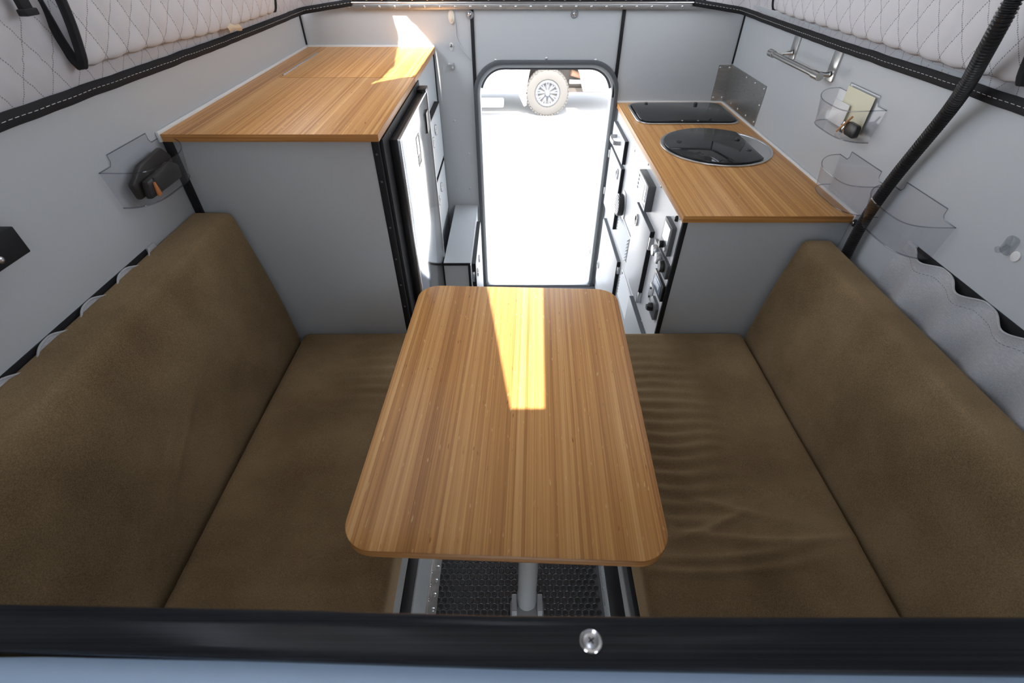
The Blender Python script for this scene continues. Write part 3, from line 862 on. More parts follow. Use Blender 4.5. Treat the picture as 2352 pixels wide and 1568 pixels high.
# framed display, small plate, rotary switch
fr_ = MB().box(KF - 0.009, KF, 1.215, 1.322, 0.670, 0.727).build('charge_display', 'black_plastic', kit, bev=0.0015)
MB().box(KF - 0.010, KF - 0.009, 1.232, 1.308, 0.680, 0.718).build('display_glass', 'lamp_glass', fr_)
MB().box(KF - 0.0108, KF - 0.010, 1.246, 1.292, 0.690, 0.708).build('display_plate', 'silver_plastic', fr_)
pl = MB().prism(rrect(1.314, 1.357, 0.594, 0.652, 0.008, 4), 'x', KF - 0.003, KF).build('switch_plate', 'silver_plastic', kit, bev=0.0006)
for z in (0.606, 0.640): MB().lathe((KF - 0.003, 1.335, z), (-1, 0, 0), [(0.004, 0), (0.004, 0.004), (0, 0.005)], 12).build('plate_screw', 'black_plastic', pl, smooth=True)
rs = MB().prism([(1.228, 0.592), (1.24, 0.578), (1.288, 0.578), (1.302, 0.592), (1.302, 0.628), (1.288, 0.643), (1.24, 0.643), (1.228, 0.628)], 'x', KF - 0.010, KF).build('battery_switch', 'grey_plastic', kit, bev=0.0015)
MB().lathe((KF - 0.010, 1.270, 0.611), (-1, 0, 0), [(0.015, 0), (0.014, 0.012), (0.010, 0.018), (0, 0.018)], 18).build('switch_knob', 'black_plastic', rs, smooth=True)
MB().lathe((KF, 1.258, 0.931), (-1, 0, 0), [(0.009, 0), (0.008, 0.006), (0.004, 0.009), (0, 0.009)], 14).build('bump_stop', 'black_plastic', kit, smooth=True)
for p in ((1563, 501), (1537, 607), (1512, 711), (1474, 738), (1436, 316), (1458, 346), (1489, 377), (1519, 428)):
    q = PX(p, KF)
    if q.z > 0.945: q.z = 0.941
    sscrew((KF, max(q.y, 1.222), q.z), (-1, 0, 0), 0.005, kit)

# kitchen top
ktop = thing('wooden_countertop', 'bamboo kitchen countertop carrying two black glass lids', 'countertop', (0.7, 1.75, 0.95))
KTZ = 0.970
MB().box(KX - 0.011, XR - 0.009, 1.195, YB - 0.009, 0.95, KTZ).build('board', 'bamboo_dark', ktop, bev=0.0015)
struct(MB().box(XR - 0.0085, XR - 0.0005, 1.192, YB, 0.95, KTZ + 0.006).build('trim_7', 'white_plastic', bev=0.002))
struct(MB().box(KX - 0.011, XR - 0.009, YB - 0.0085, YB - 0.0005, 0.95, KTZ + 0.006).build('trim_8', 'white_plastic', bev=0.002))

# hob with rectangular glass lid
hob = thing('hob', 'rectangular black glass hob lid with rounded corners in steel rim', 'hob', (0.70, 2.13, KTZ))
hx0, hx1, hy0, hy1 = 0.492, 0.902, 1.978, 2.272
MB().ring(rrect(hx0, hx1, hy0, hy1, 0.055, 8), rrect(hx0 + 0.010, hx1 - 0.010, hy0 + 0.008, hy1 - 0.010, 0.048, 8), 'z', KTZ, KTZ + 0.006).build('rim', 'steel_rim', hob, bev=0.002)
MB().prism(rrect(hx0 + 0.010, hx1 - 0.010, hy0 + 0.008, hy1 - 0.010, 0.048, 8), 'z', KTZ, KTZ + 0.003).build('well', 'black_plastic', hob)
lo = rrect(hx0 + 0.014, hx1 - 0.014, hy0 + 0.012, hy1 - 0.014, 0.045, 8)
MB().prism(lo, 'z', KTZ + 0.005, KTZ + 0.010).build('glass_lid', 'glass_black', hob, bev=0.0012)
cxh = 0.70
notch = [(cxh - 0.10, hy0 + 0.0125)] + [(cxh - 0.10 + 0.2 * t / 16, hy0 + 0.0125 + 0.020 * math.sin(math.pi * t / 16) ** 2) for t in range(1, 16)] + [(cxh + 0.10, hy0 + 0.0125)]
MB().prism(notch, 'z', KTZ + 0.0101, KTZ + 0.0104).build('grip_mark', 'black_edge', hob)
for x in (cxh - 0.035, cxh + 0.028): sscrew((x, hy0 + 0.017, KTZ + 0.0104), (0, 0, 1), 0.004, hob)
for x in (0.575, 0.79): MB().lathe((x, hy1 - 0.030, KTZ + 0.010), (0, 0, 1), [(0.008, 0), (0.007, 0.003), (0, 0.003)], 14).build('hinge_cap', 'black_plastic', hob, smooth=True)

# round sink with part-round lid
sink = thing('sink', 'round sink with black glass lid cut straight on one side, steel rim', 'sink', (0.71, 1.73, KTZ))
scx, scy, sr = 0.712, 1.728, 0.190
circ = [(scx + sr * math.cos(2 * math.pi * k / 56), scy + sr * math.sin(2 * math.pi * k / 56)) for k in range(56)]
MB().ring(circ, [(scx + (x - scx) * 0.95, scy + (y - scy) * 0.95) for x, y in circ], 'z', KTZ, KTZ + 0.006).build('rim', 'steel_rim', sink, bev=0.002)
MB().prism([(scx + (x - scx) * 0.95, scy + (y - scy) * 0.95) for x, y in circ], 'z', KTZ, KTZ + 0.004).build('steel_deck', 'steel_rim', sink)
r2 = sr * 0.935
ch = 0.118          # distance of the straight side from the centre
a0 = math.acos(ch / r2)
rot = R(0)
pts = [(r2 * math.cos(a0 + (2 * math.pi - 2 * a0) * k / 48), r2 * math.sin(a0 + (2 * math.pi - 2 * a0) * k / 48)) for k in range(49)]
pts = [(scx + x * math.cos(rot) - y * math.sin(rot), scy + x * math.sin(rot) + y * math.cos(rot)) for x, y in pts]
MB().prism(pts, 'z', KTZ + 0.005, KTZ + 0.011).build('glass_lid', 'glass_black', sink, bev=0.0012)
MB().lathe((scx - 0.125, scy + 0.02, KTZ + 0.011), (0, 0, 1), [(0.011, 0), (0.010, 0.0015), (0.007, 0.0006), (0, 0.0004)], 16).build('finger_hole', 'black_plastic', sink, smooth=True)
for dy in (-0.06, 0.05): MB().lathe((scx + 0.095, scy + dy, KTZ + 0.011), (0, 0, 1), [(0.009, 0), (0.008, 0.003), (0, 0.003)], 14).build('hinge_cap', 'black_plastic', sink, smooth=True)

# aluminium splash plate folded into the corner
spl = thing('splash_plate', 'riveted bare aluminium plate folded into the wall corner behind the hob', 'splash plate', (0.9, 2.25, KTZ + 0.007))
MB().prism([(0.872, 0.978), (XR - 0.003, 0.978), (XR - 0.003, 1.116), (0.872, 1.116)], 'y', YB - 0.0035, YB - 0.0015).build('rear_plate', 'aluminium', spl)
MB().prism([(YB - 0.004, 0.978), (1.937, 0.978), (1.932, 1.118), (YB - 0.004, 1.118)], 'x', XR - 0.0035, XR - 0.0015).build('side_plate', 'aluminium', spl)
for (x, z) in ((0.880, 1.105), (0.880, 0.990), (0.918, 1.105), (0.918, 0.990)): sscrew((x, YB - 0.0035, z), (0, -1, 0), 0.0045, spl)
for y in (2.20, 2.12, 2.03, 1.945):
    for z in (0.990, 1.106):
        if y != 2.20 or z < 1: sscrew((XR - 0.0035, y, z), (-1, 0, 0), 0.0045, spl)
sscrew((XR - 0.0035, 1.942, 1.05), (-1, 0, 0), 0.0045, spl)

# ------------------------------------------------------------------ things on the right wall
tw = thing('towel_holder', 'brushed steel paper towel holder on the wall above the hob', 'towel holder', (XR, 1.68, 1.22))
for (y, z0, z1) in ((1.822, 1.225, 1.302), (1.565, 1.215, 1.302)):
    p = MB().prism(rrect(y - 0.021, y + 0.021, z0, z1, 0.008, 4), 'x', XR - 0.005, XR).build('wall_plate', 'steel_rim', tw, bev=0.0015)
    MB().tube(smooth_path([(XR - 0.005, y, z0 + 0.018), (XR - 0.020, y + 0.004, z0 + 0.016), (XR - 0.040, y + 0.014, 1.236)], 2), 0.006, 10, rfun=lambda i: 0.0085 - 0.0004 * i).build('arm', 'steel_rim', tw, smooth=True)
rd = MB().cyl((XR - 0.046, 1.545, 1.232), (XR - 0.046, 1.885, 1.232), 0.0085, n=18).build('rod', 'steel_rim', tw, smooth=True)
for (y0, y1) in ((1.540, 1.578), (1.862, 1.893)): MB().cyl((XR - 0.046, y0, 1.232), (XR - 0.046, y1, 1.232), 0.0112, n=20).build('end_sleeve', 'steel_rim', rd, smooth=True)

def bin_(side, yc, zt, label, L=0.225, D=0.075, H=0.082, group='clear wall bins'):
    """D-shaped clear bin: flat back with a raised tab, bowed front"""
    sx = -1 if side == 'left' else 1
    xw = XL if side == 'left' else XR
    root = thing('wall_bin', label, 'bin', (xw, yc, zt - 0.022 - H))
    zb, zr = zt - 0.022 - H, zt - 0.022
    n = 28
    front = []
    for k in range(n + 1):
        a = math.pi * k / n
        c, s = math.cos(a), math.sin(a)
        front.append((yc + L / 2 * math.copysign(abs(c) ** 0.62, c), D * s ** 0.75))
    def X(d): return xw - sx * (d + 0.002)
    mb = MB()
    def dip(k): # the rim dips at the front
        return zr - 0.016 * math.sin(math.pi * k / n) ** 2
    vs = []
    for k, (y, d) in enumerate(front):
        tap = 0.90
        vs += [(X(d * 0.88), yc + (y - yc) * tap, zb), (X(d), y, dip(k))]
    fs = [(2 * k, 2 * k + 2, 2 * k + 3, 2 * k + 1) for k in range(n)]
    mb.add(vs, fs)
    o1 = mb.build('front_shell', 'acrylic', root, smooth=True)
    MB().add([(X(d * 0.88), yc + (y - yc) * 0.90, zb) for y, d in front], [tuple(range(n + 1))]).build('bottom', 'acrylic', root)
    w = L * 0.31
    back = [(yc - L / 2 * 0.9, zb), (yc + L / 2 * 0.9, zb), (yc + L / 2, zr), (yc + w + 0.006, zr), (yc + w, zr + 0.008), (yc + w, zt), (yc - w, zt), (yc - w, zr + 0.008), (yc - w - 0.006, zr), (yc - L / 2, zr)]
    MB().add([(X(0), y, z) for y, z in back], [tuple(range(len(back)))]).build('back', 'acrylic', root)
    rim = [(X(d), y, dip(k)) for k, (y, d) in enumerate(front)]
    MB().tube(rim, 0.0013, 6).build('rim', 'acrylic_rim', root, smooth=True)
    MB().tube([(X(d * 0.88), yc + (y - yc) * 0.90, zb) for y, d in front], 0.0016, 6).build('base_edge', 'acrylic_rim', root, smooth=True)
    MB().tube([(X(0.0005), y, z) for y, z in back[2:]], 0.0011, 6).build('back_edge', 'acrylic_rim', root, smooth=True)
    return root, zb, X
b1, zb1, X1 = bin_('right', 1.385, 1.236, 'clear plastic wall bin holding a card and small black keys')
b2, zb2, X2 = bin_('right', 1.258, 1.094, 'empty clear plastic wall bin just above the kitchen worktop')
b3, zb3, X3 = bin_('right', 1.025, 1.105, 'empty clear plastic wall bin crossing the black hose')
b4, zb4, X4 = bin_('left', 1.085, 1.197, 'clear plastic wall bin holding a dark leather case under wooden countertop')
# what the bins hold
o = MB().box(X1(0.004), X1(0.0055), 1.325, 1.452, zb1 + 0.004, zb1 + 0.098).build('paper_card', 'card', None, bev=0.0004)
tag(o, 'pale yellow card standing in the clear bin below the towel holder', 'card')
o = MB().box(X1(0.012), X1(0.0135), 1.40, 1.475, zb1 + 0.003, zb1 + 0.060).build('photo_print', 'white_plastic', None, bev=0.0004)
tag(o, 'glossy white print leaning in front of the yellow card', 'card')
k = thing('key_bunch', 'small black key fob with metal keys at the bottom of the bin', 'keys', (X1(0.03), 1.33, zb1))
MB().prism(rrect(1.300, 1.352, zb1 + 0.003, zb1 + 0.036, 0.010, 4), 'x', X1(0.022), X1(0.034)).build('fob', 'black_plastic', k, bev=0.002)
kr = MB().tube([(X1(0.028) + 0.010 * math.cos(a), 1.362 + 0.010 * math.sin(a), zb1 + 0.022) for a in [2 * math.pi * i / 16 for i in range(16)]], 0.0014, 6, closed=True).build('key_ring', 'chrome', k, smooth=True)
MB().box(X1(0.030), X1(0.032), 1.355, 1.372, zb1 + 0.002, zb1 + 0.030).build('key', 'chrome', k, bev=0.0005)
tag(MB().cyl((X1(0.040), 1.370, zb1 + 0.003), (X1(0.036), 1.335, zb1 + 0.050), 0.0028, n=8).build('wooden_stick', 'wood_stick', None, smooth=True), 'short wooden stick leaning over the keys in the bin', 'stick')
lc = thing('leather_case', 'dark folded leather case lying in the clear bin by tall cabinet', 'case', (X4(0.03), 1.09, zb4))
MB().prism([(1.015, zb4 + 0.004), (1.165, zb4 + 0.004), (1.172, zb4 + 0.050), (1.150, zb4 + 0.074), (1.06, zb4 + 0.066), (1.010, zb4 + 0.040)], 'x', X4(0.012), X4(0.026)).build('back_fold', 'leather', lc, bev=0.005)
MB().prism([(1.020, zb4 + 0.003), (1.150, zb4 + 0.003), (1.155, zb4 + 0.034), (1.13, zb4 + 0.048), (1.03, zb4 + 0.040)], 'x', X4(0.030), X4(0.046)).build('front_fold', 'leather', lc, bev=0.005)
MB().box(X4(0.0465), X4(0.048), 1.050, 1.056, zb4 + 0.004, zb4 + 0.042).build('clasp_band', 'leather', lc, bev=0.0005)
tag(MB().prism([(1.036, zb4 + 0.004), (1.050, zb4 + 0.004), (1.045, zb4 + 0.034), (1.041, zb4 + 0.034)], 'x', X4(0.048), X4(0.052)).build('orange_tab', 'orange', None, bev=0.0006), 'small orange strip in front of the dark leather case', 'tab')

# corrugated hose up the right wall
hose = thing('corrugated_hose', 'black corrugated hose running up the wall past the clear bins', 'hose', (0.9, 1.13, 0.58))
hpts = [(0.905, 1.134, 0.585), (0.905, 1.134, 0.80)] + [tuple(PX(p, x)) for p, x in (((1962, 545), 0.905), ((2000, 482), 0.905), ((2050, 412), 0.905), ((2118, 330), 0.902), ((2180, 255), 0.895), ((2222, 195), 0.868), ((2262, 120), 0.828), ((2300, 50), 0.812), ((2332, -10), 0.808))]
hpts = smooth_path(hpts + [(0.81, hpts[-1][1], 1.70), (0.83, hpts[-1][1], 2.12)], 4)
L = sum((b - a).length for a, b in zip(hpts, hpts[1:]))
NR = 1040
dense = [path_at(hpts, i / NR)[0] for i in range(NR + 1)]
MB().tube(dense, 0.02, 16, rfun=lambda i: 0.0142 if i % 4 in (0, 1) else 0.0118).build('corrugated_tube', 'black_plastic', hose, smooth=True)
for (p, y) in (((2247, 214), 1), ((1960, 512), -1)):
    q = PX(p, 0.92)
    c = MB().lathe((XR - 0.003, q.y, q.z), (-1, 0, 0), [(0.010, 0), (0.010, 0.004), (0.006, 0.006), (0, 0.006)], 14).build('hose_clip', 'black_plastic', hose, smooth=True)
    sscrew((XR - 0.009, q.y, q.z), (-1, 0, 0), 0.004, c)

# clear hook on the right wall
q = PX((2320, 566), XR)
hk = thing('adhesive_hook', 'clear plastic adhesive hook above the grey wall pocket', 'hook', (XR, q.y, q.z))
MB().prism(rrect(q.y - 0.013, q.y + 0.013, q.z - 0.016, q.z + 0.020, 0.009, 5), 'x', XR - 0.004, XR - 0.0005).build('pad', 'acrylic_edge', hk, bev=0.001)
MB().tube(smooth_path([(XR - 0.004, q.y, q.z + 0.002), (XR - 0.010, q.y, q.z - 0.008), (XR - 0.018, q.y, q.z - 0.010), (XR - 0.022, q.y, q.z - 0.002)], 2), 0.004, 8).build('prong', 'acrylic_edge', hk, smooth=True)
MB().prism(ellipse(q.y - 0.022, q.z - 0.008, 0.009, 0.010, 20), 'x', XR - 0.003, XR).build('pull_tab', 'white_plastic', hk, bev=0.0008)

# reading lamp at the left wall
lamp = thing('reading_lamp', 'black metal wall lamp on a square bracket above the brown backrest', 'lamp', (XL, 0.62, 1.15))
MB().box(XL, -0.800, 0.52, 0.699, 1.152, 1.198).build('bracket', 'black_edge', lamp, bev=0.002)
MB().lathe((-0.825, 0.60, 1.198), (0, 0.25, 1), [(0.045, 0), (0.045, 0.012), (0.040, 0.050), (0.036, 0.055), (0, 0.055)], 28).build('lamp_head', 'black_plastic', lamp, smooth=True)
sscrew((-0.800, 0.648, 1.166), (1, 0, 0), 0.0055, lamp, 'zinc')

# ------------------------------------------------------------------ wall pockets
def pocket(side, y0, y1, z0, z1, waves, label):
    sx = -1 if side == 'left' else 1
    xw = XL if side == 'left' else XR
    root = thing('wall_pocket', label, 'wall pocket', (xw, (y0 + y1) / 2, z0))
    def wave(u): # 0 at the sewn tacks, 1 where the mouth gapes
        f = (u * waves) % 1.0
        return math.sin(math.pi * f ** 1.5) ** 2 if 0.03 < u < 0.97 else 0.0
    def pt(s, t):
        u = s
        w = wave(u)
        g = w * (0.25 + 0.75 * t) * (0.020 if t < 1 else 0.022)
        fold = 0.004 * noise.noise(Vector((u * 11, t * 2 + 1, sx))) * t
        y = y1 + (y0 - y1) * s
        z = z0 + (z1 - z0) * t - 0.009 * w * t
        bul = 0.020 * math.sin(math.pi * min(1, t * 1.02)) * (0.5 + 0.5 * math.sin(u * waves * 6.28 + 1.0 + 3 * (1 - t)))
        return Vector((xw - sx * (0.004 + g + bul + abs(fold)), y, z))
    MB().grid(160, 24, pt).build('pocket_cloth', 'grey_fabric', root, smooth=True, solid=0.0012)
    MB().tube([pt(i / 160, 1.0) for i in range(161)], 0.0022, 6).build('mouth_hem', 'grey_fabric', root, smooth=True)
    MB().box(xw, xw - sx * 0.0025, y0, y1, z1 - 0.026, z1 + 0.001).build('mouth_gap_dark', 'binding', root)  # black strip paints the dark of the gap behind the pocket mouth
    MB().box(xw - sx * 0.0025, xw - sx * 0.007, y1 - 0.03, y1, z0, z1 + 0.003).build('end_patch', 'grey_fabric', root, bev=0.001)
    mb = MB()
    for k in range(130):
        a, b = pt((k + 0.1) / 130, 0.90), pt((k + 0.65) / 130, 0.90)
        off = Vector((-sx * 0.0012, 0, 0))
        mb.tube([a + off, b + off], 0.0005, 4)
    o = mb.build('mouth_stitching', 'thread_dark', root); o['kind'] = 'stuff'
pocket('left', 0.10, 1.010, 0.86, 0.992, 8.0, 'grey fabric wall pocket behind the bench cushion below the wall lamp')
pocket('right', 0.10, 0.998, 0.78, 1.004, 7.4, 'grey fabric wall pocket behind the bench cushion below the clear hook')

# ------------------------------------------------------------------ benches, cushions
SEAT = 0.573
def bench(side, xin, label):
    sx = -1 if side == 'left' else 1
    xw = XL if side == 'left' else XR
    root = thing('bench_base', label, 'bench', ((xw + xin) / 2, 0.5, 0))
    f = xin + sx * 0.006
    MB().box(xw - sx * 0.002, f + sx * 0.012, -0.30, 1.195, 0.0, 0.462).build('box', 'laminate', root)
    def strip(name, z0, z1, proud, m):
        return MB().box(f + sx * 0.012, f + sx * 0.012 - sx * proud, -0.30, 1.194, z0, z1).build(name, m, root, bev=0.0008)
    if side == 'left':
        strip('upper_panel', 0.385, 0.460, 0.010, 'laminate')
        strip('upper_gasket', 0.366, 0.384, 0.012, 'black_edge')
        strip('channel', 0.225, 0.365, 0.004, 'black_plastic')
        strip('lower_panel', 0.030, 0.224, 0.008, 'laminate')
        an = strip('floor_angle', 0.0, 0.028, 0.012, 'aluminium')
        MB().box(f, f - sx * 0.024, -0.30, 1.20, 0.0, 0.003).build('angle_foot', 'aluminium', an)
        for k in range(9):
            y = 0.50 + k * 0.042
            sscrew((f - sx * 0.0, y, 0.016), (-sx, 0, 0), 0.0052, an)
            sscrew((f - sx * 0.014, y + 0.02, 0.003), (0, 0, 1), 0.0056, an)
    else:
        strip('upper_gasket', 0.405, 0.460, 0.010, 'black_edge')
        strip('upper_panel', 0.345, 0.404, 0.006, 'laminate_dark')
        strip('grey_strip', 0.300, 0.344, 0.009, 'laminate')
        strip('channel', 0.080, 0.299, 0.004, 'black_plastic')
        an = strip('floor_angle', 0.0, 0.078, 0.006, 'laminate')
        for k in range(9): sscrew((f + sx * 0.006, 0.48 + k * 0.042, 0.040), (-sx, 0, 0), 0.0055, an)
    return root
bench('left', -0.250, 'grey bench base beside the table leg, below the cushion facing the kitchen')
bench('right', 0.262, 'dark-channelled bench base under the cushion next to the kitchen cabinet')

def gauss(d, w): return math.exp(-(d / w) ** 2)
def seat_fn(side):
    def fn(p):
        top = max(0.0, min(1.0, (p.z - 0.50) / 0.05))
        x, y = p.x, p.y
        h = 0.003 * noise.noise(Vector((x * 3, y * 3, 1.0)))
        if side == 'right':
            # tight ripples across the cushion beside the table, broader creases towards its front
            e = max(0.0, 1 - abs(x - 0.36) / 0.20)
            h += 0.0042 * e * math.sin(y * 165 + 4 * noise.noise(Vector((x * 7, y * 4, 3)))) * gauss(y - 0.78, 0.26)
            for (yc, xc, wx, amp, tilt) in ((0.455, 0.46, 0.15, 0.0042, 0.10), (0.49, 0.52, 0.18, 0.0036, -0.05), (0.425, 0.44, 0.16, 0.0036, 0.05), (0.525, 0.44, 0.09, 0.0030, 0.40), (0.56, 0.50, 0.10, 0.0022, -0.3)):
                dd = y - yc - tilt * (x - xc) - 0.5 * (x - xc) ** 2
                h += 2.0 * amp * gauss(dd, 0.008) * gauss(x - xc, wx)
        else:
            e = max(0.0, 1 - abs(x + 0.38) / 0.22)
            h += 0.0026 * e * math.sin(y * 150 + 4 * noise.noise(Vector((x * 7, y * 4, 8)))) * gauss(y - 1.0, 0.16)
            h += 0.0007 * math.sin(y * 120 + 3 * noise.noise(Vector((x * 5, y * 3, 4)))) * gauss(y - 0.45, 0.2)
        crown = 0.006 * math.sin(math.pi * max(0, min(1, (y + 0.3) / 1.5)))
        return Vector((p.x, p.y, p.z + (h + crown - 0.006) * top))
    return fn
bm = rounded_box(-0.680, -0.250, -0.30, 1.196, 0.464, SEAT, 0.022, 0.0085, seat_fn('left'))
tag(bm_obj('seat_cushion', bm, 'brown_fabric'), 'smooth brown fabric seat cushion beside the tall cabinet', 'cushion', 'brown bench cushions')
bm = rounded_box(0.262, 0.742, -0.30, 1.196, 0.464, SEAT, 0.022, 0.0075, seat_fn('right'))
sc_ = tag(bm_obj('seat_cushion', bm, 'brown_fabric'), 'wrinkled brown fabric seat cushion beside the kitchen cabinet', 'cushion', 'brown bench cushions')
def back_fn(side, xw, wb, wt, z0, z1):
    sx = -1 if side == 'left' else 1
    def fn(p):
        s = max(0, min(1, (p.z - z0) / (z1 - z0)))
        t = (xw - p.x) / (sx * wb)      # 0 at wall, 1 at front
        k = wb + (wt - wb) * max(0.0, (p.z - SEAT) / (z1 - SEAT)) if p.z > SEAT else wb
        h = 0.004 * noise.noise(Vector((p.y * 2.5, p.z * 3, 6 + sx)))
        h += 0.0025 * noise.noise(Vector((p.y * 9, p.z * 6, 2 + sx)))
        if side == 'left':
            for (y0, z0_, sl, amp) in ((0.62, 0.72, 0.55, 0.0030), (0.58, 0.72, 0.6, 0.0026), (0.66, 0.73, 0.52, 0.0022)):
                h += 2.2 * amp * gauss((p.z - z0_) - sl * (p.y - y0), 0.008) * gauss(p.y - y0, 0.13)
        bulge = 0.005 * math.sin(math.pi * max(0.0, (p.z - SEAT) / (z1 - SEAT)))
        front = max(0, min(1, t * 1.6 - 0.6))
        up = max(0.0, min(1.0, (p.z - SEAT) / 0.06))
        return Vector((xw - sx * (t * k + (h * up + bulge) * front), p.y, p.z))
    return fn
ZL, ZR = 0.988, 0.906
bm = rounded_box(XL + 0.001, XL + 0.164, -0.30, 1.196, 0.464, ZL, 0.024, 0.009, back_fn('left', XL + 0.001, 0.163, 0.106, 0.464, ZL))
tag(bm_obj('back_cushion', bm, 'brown_fabric'), 'tall brown fabric backrest cushion against the wall below the black lamp', 'cushion', 'brown bench cushions')
bm = rounded_box(XR - 0.178, XR - 0.044, -0.30, 1.196, 0.464, ZR, 0.024, 0.016, back_fn('right', XR - 0.044, 0.134, 0.078, 0.464, ZR))
tag(bm_obj('back_cushion', bm, 'brown_fabric'), 'brown fabric backrest cushion against the wall below the black hose', 'cushion', 'brown bench cushions')

# ------------------------------------------------------------------ table
tbl = thing('table', 'bamboo dinette table with rounded corners on a grey post', 'table', (0, 0.692, 0))
TT = 0.84
o = MB().prism(rrect(-0.2565, 0.2565, -0.358, 0.358, 0.052, 10), 'z', TT - 0.020, TT).build('table_top', 'bamboo', tbl, bev=0.0022)
o.location = (-0.001, 0, 0)
o.rotation_euler = (0, 0, R(-2.2))
lx, ly = 0.041, 0.585
lg = MB().lathe((lx, ly, 0), (0, 0, 1), [(0.030, 0.003), (0.030, 0.06), (0.0275, 0.075), (0.0275, TT - 0.026)], 28).build('leg', 'leg_grey', tbl, smooth=True)
MB().lathe((lx, ly, 0), (0, 0, 1), [(0.032, TT - 0.032), (0.06, TT - 0.028), (0.06, TT - 0.0205), (0.0, TT - 0.0205)], 24).build('top_plate', 'leg_grey', tbl, smooth=True)
fp = MB().prism(rrect(lx - 0.05, lx + 0.05, ly - 0.06, ly + 0.012, 0.02, 5), 'z', 0.0022, 0.010).build('foot_plate', 'leg_grey', tbl, bev=0.002)
for s in (-1, 1): MB().box(lx + s * 0.030, lx + s * 0.046, ly - 0.045, ly + 0.004, 0.010, 0.050).build('gusset', 'leg_grey', fp, bev=0.003)

# ------------------------------------------------------------------ sleeping platform in front
plat = thing('bed_platform', 'pale sleeping platform board, tinted blue for skylight, behind the black rail', 'platform', (0, -0.6, 1.06))
def prail(x0, x1, y0, y1, z0, z1, n=1): return MB().box(x0, x1, y0, y1, z0, z1)
MB().prism([(XL + 0.004, 0.127), (-0.4, 0.132), (0, 0.1245), (0.22, 0.1205), (0.42, 0.1175), (XR - 0.004, 0.113), (XR - 0.004, Y0 + 0.01), (XL + 0.004, Y0 + 0.01)], 'z', 1.062, 1.092).build('board', 'board_skylit', plat, bev=0.001)
fr = thing('platform_rail', 'black extruded aluminium rail with one bright screw along the platform edge', 'rail', (0, 0.14, 1.05))
bar = MB()
prof = [(0.004, 1.052), (0.041, 1.052), (0.041, 1.1005), (0.039, 1.102), (0.036, 1.1005), (0.030, 1.100), (0.029, 1.0993), (0.022, 1.0998), (0.021, 1.0992), (0.014, 1.0998), (0.013, 1.0992), (0.004, 1.099), (0.002, 1.095), (0.0, 1.0925), (0.004, 1.0925)]
prof = [(0.0, 1.0925), (0.0, 1.098), (0.002, 1.100), (0.010, 1.1003), (0.011, 1.0998), (0.018, 1.1003), (0.019, 1.0998), (0.026, 1.1003), (0.027, 1.0998), (0.034, 1.1003), (0.037, 1.1015), (0.0395, 1.101), (0.041, 1.099), (0.041, 1.052), (0.004, 1.052), (0.004, 1.0925)]
xs = [XL + 0.004, -0.45, -0.2, 0, 0.2, 0.45, XR - 0.004]
base = [0.134, 0.1345, 0.1275, 0.122, 0.119, 0.1165, 0.113]
tops = [0.042, 0.036, 0.0385, 0.039, 0.041, 0.0435, 0.044]
vs = [(x, b + p[0] * (w / 0.041), p[1]) for x, b, w in zip(xs, base, tops) for p in prof]
n = len(prof)
fs = [(i * n + k, i * n + (k + 1) % n, (i + 1) * n + (k + 1) % n, (i + 1) * n + k) for i in range(len(xs) - 1) for k in range(n)]
fs += [tuple(range(n))[::-1], tuple(range((len(xs) - 1) * n, len(xs) * n))]
bar.add(vs, fs).build('extrusion', 'rail_black', fr, smooth=True)
q = PZ((1357, 1472), 1.1003)
s = MB().lathe((q.x, q.y, 1.1002), (0, 0, 1), [(0.0095, 0), (0.0095, 0.0008), (0.0088, 0.0014), (0.0068, 0.0008), (0.0066, 0.0003), (0, 0.0003)], 28).build('screw_washer', 'chrome', fr, smooth=True)
h = MB().lathe((q.x, q.y, 1.1005), (0, 0, 1), [(0.0064, 0), (0.0062, 0.0010), (0.004, 0.0018), (0, 0.0020)], 24).build('screw_head', 'zinc', s, smooth=True)
for a in (R(35), R(125)):
    d = Vector((math.cos(a), math.sin(a), 0))
    w = Vector((-d.y, d.x, 0)) * 0.0006
    c = Vector((q.x, q.y, 1.1022))
    vs = [c + d * u * 0.003 + w * v + Vector((0, 0, z)) for u in (-1, 1) for v in (-1, 1) for z in (0, 0.0004)]
    MB().add(vs, [(0, 1, 3, 2), (4, 6, 7, 5), (0, 4, 5, 1), (2, 3, 7, 6), (0, 2, 6, 4), (1, 5, 7, 3)]).build('cross_slot', 'black_plastic', h)

# ------------------------------------------------------------------ outside: sunlit yard and a parked truck
GZ = -1.11
struct(MB().box(-40, 40, -25, 60, GZ - 0.05, GZ).build('ground', 'concrete'))
TY = 9.5
trk = thing('truck', 'parked pale truck with large off-road wheel outside the open door', 'truck', (0.5, TY + 0.8, GZ))
def o(p): q = PY(p, TY); return (q.x, q.z)
wc = o((1257, 213)); wr = abs(wc[1] - GZ)
archL, archR = o((1203, 200))[0], o((1343, 200))[0]
zsL, zsR = o((1180, 213))[1], o((1360, 209))[1]
ztop = 1.25
body = [(-3.2, zsL), (archL - 0.05, zsL), (archL + 0.02, zsL - 0.14), (archL + 0.05, wc[1] + 0.10), (archL + 0.10, wc[1] + 0.36), (archL + 0.20, wc[1] + 0.50), (archR - 0.22, wc[1] + 0.50), (archR - 0.10, wc[1] + 0.30), (archR - 0.02, zsR), (archR + 0.85, zsR), (archR + 0.95, zsR + 0.1), (archR + 0.95, 0.30), (archR + 0.80, ztop), (-3.2, ztop)]
MB().sheet(body, [], 'y', TY - 0.02, TY + 1.55).build('body', 'truck_paint', trk)
MB().box(archL - 0.05, archR + 0.05, TY + 0.30, TY + 0.34, GZ + 0.42, wc[1] + 0.52).build('wheel_arch', 'truck_under', trk)
MB().box(-3.1, archR + 0.7, TY + 0.25, TY + 1.3, GZ + 0.34, zsL + 0.02).build('chassis', 'truck_under', trk)
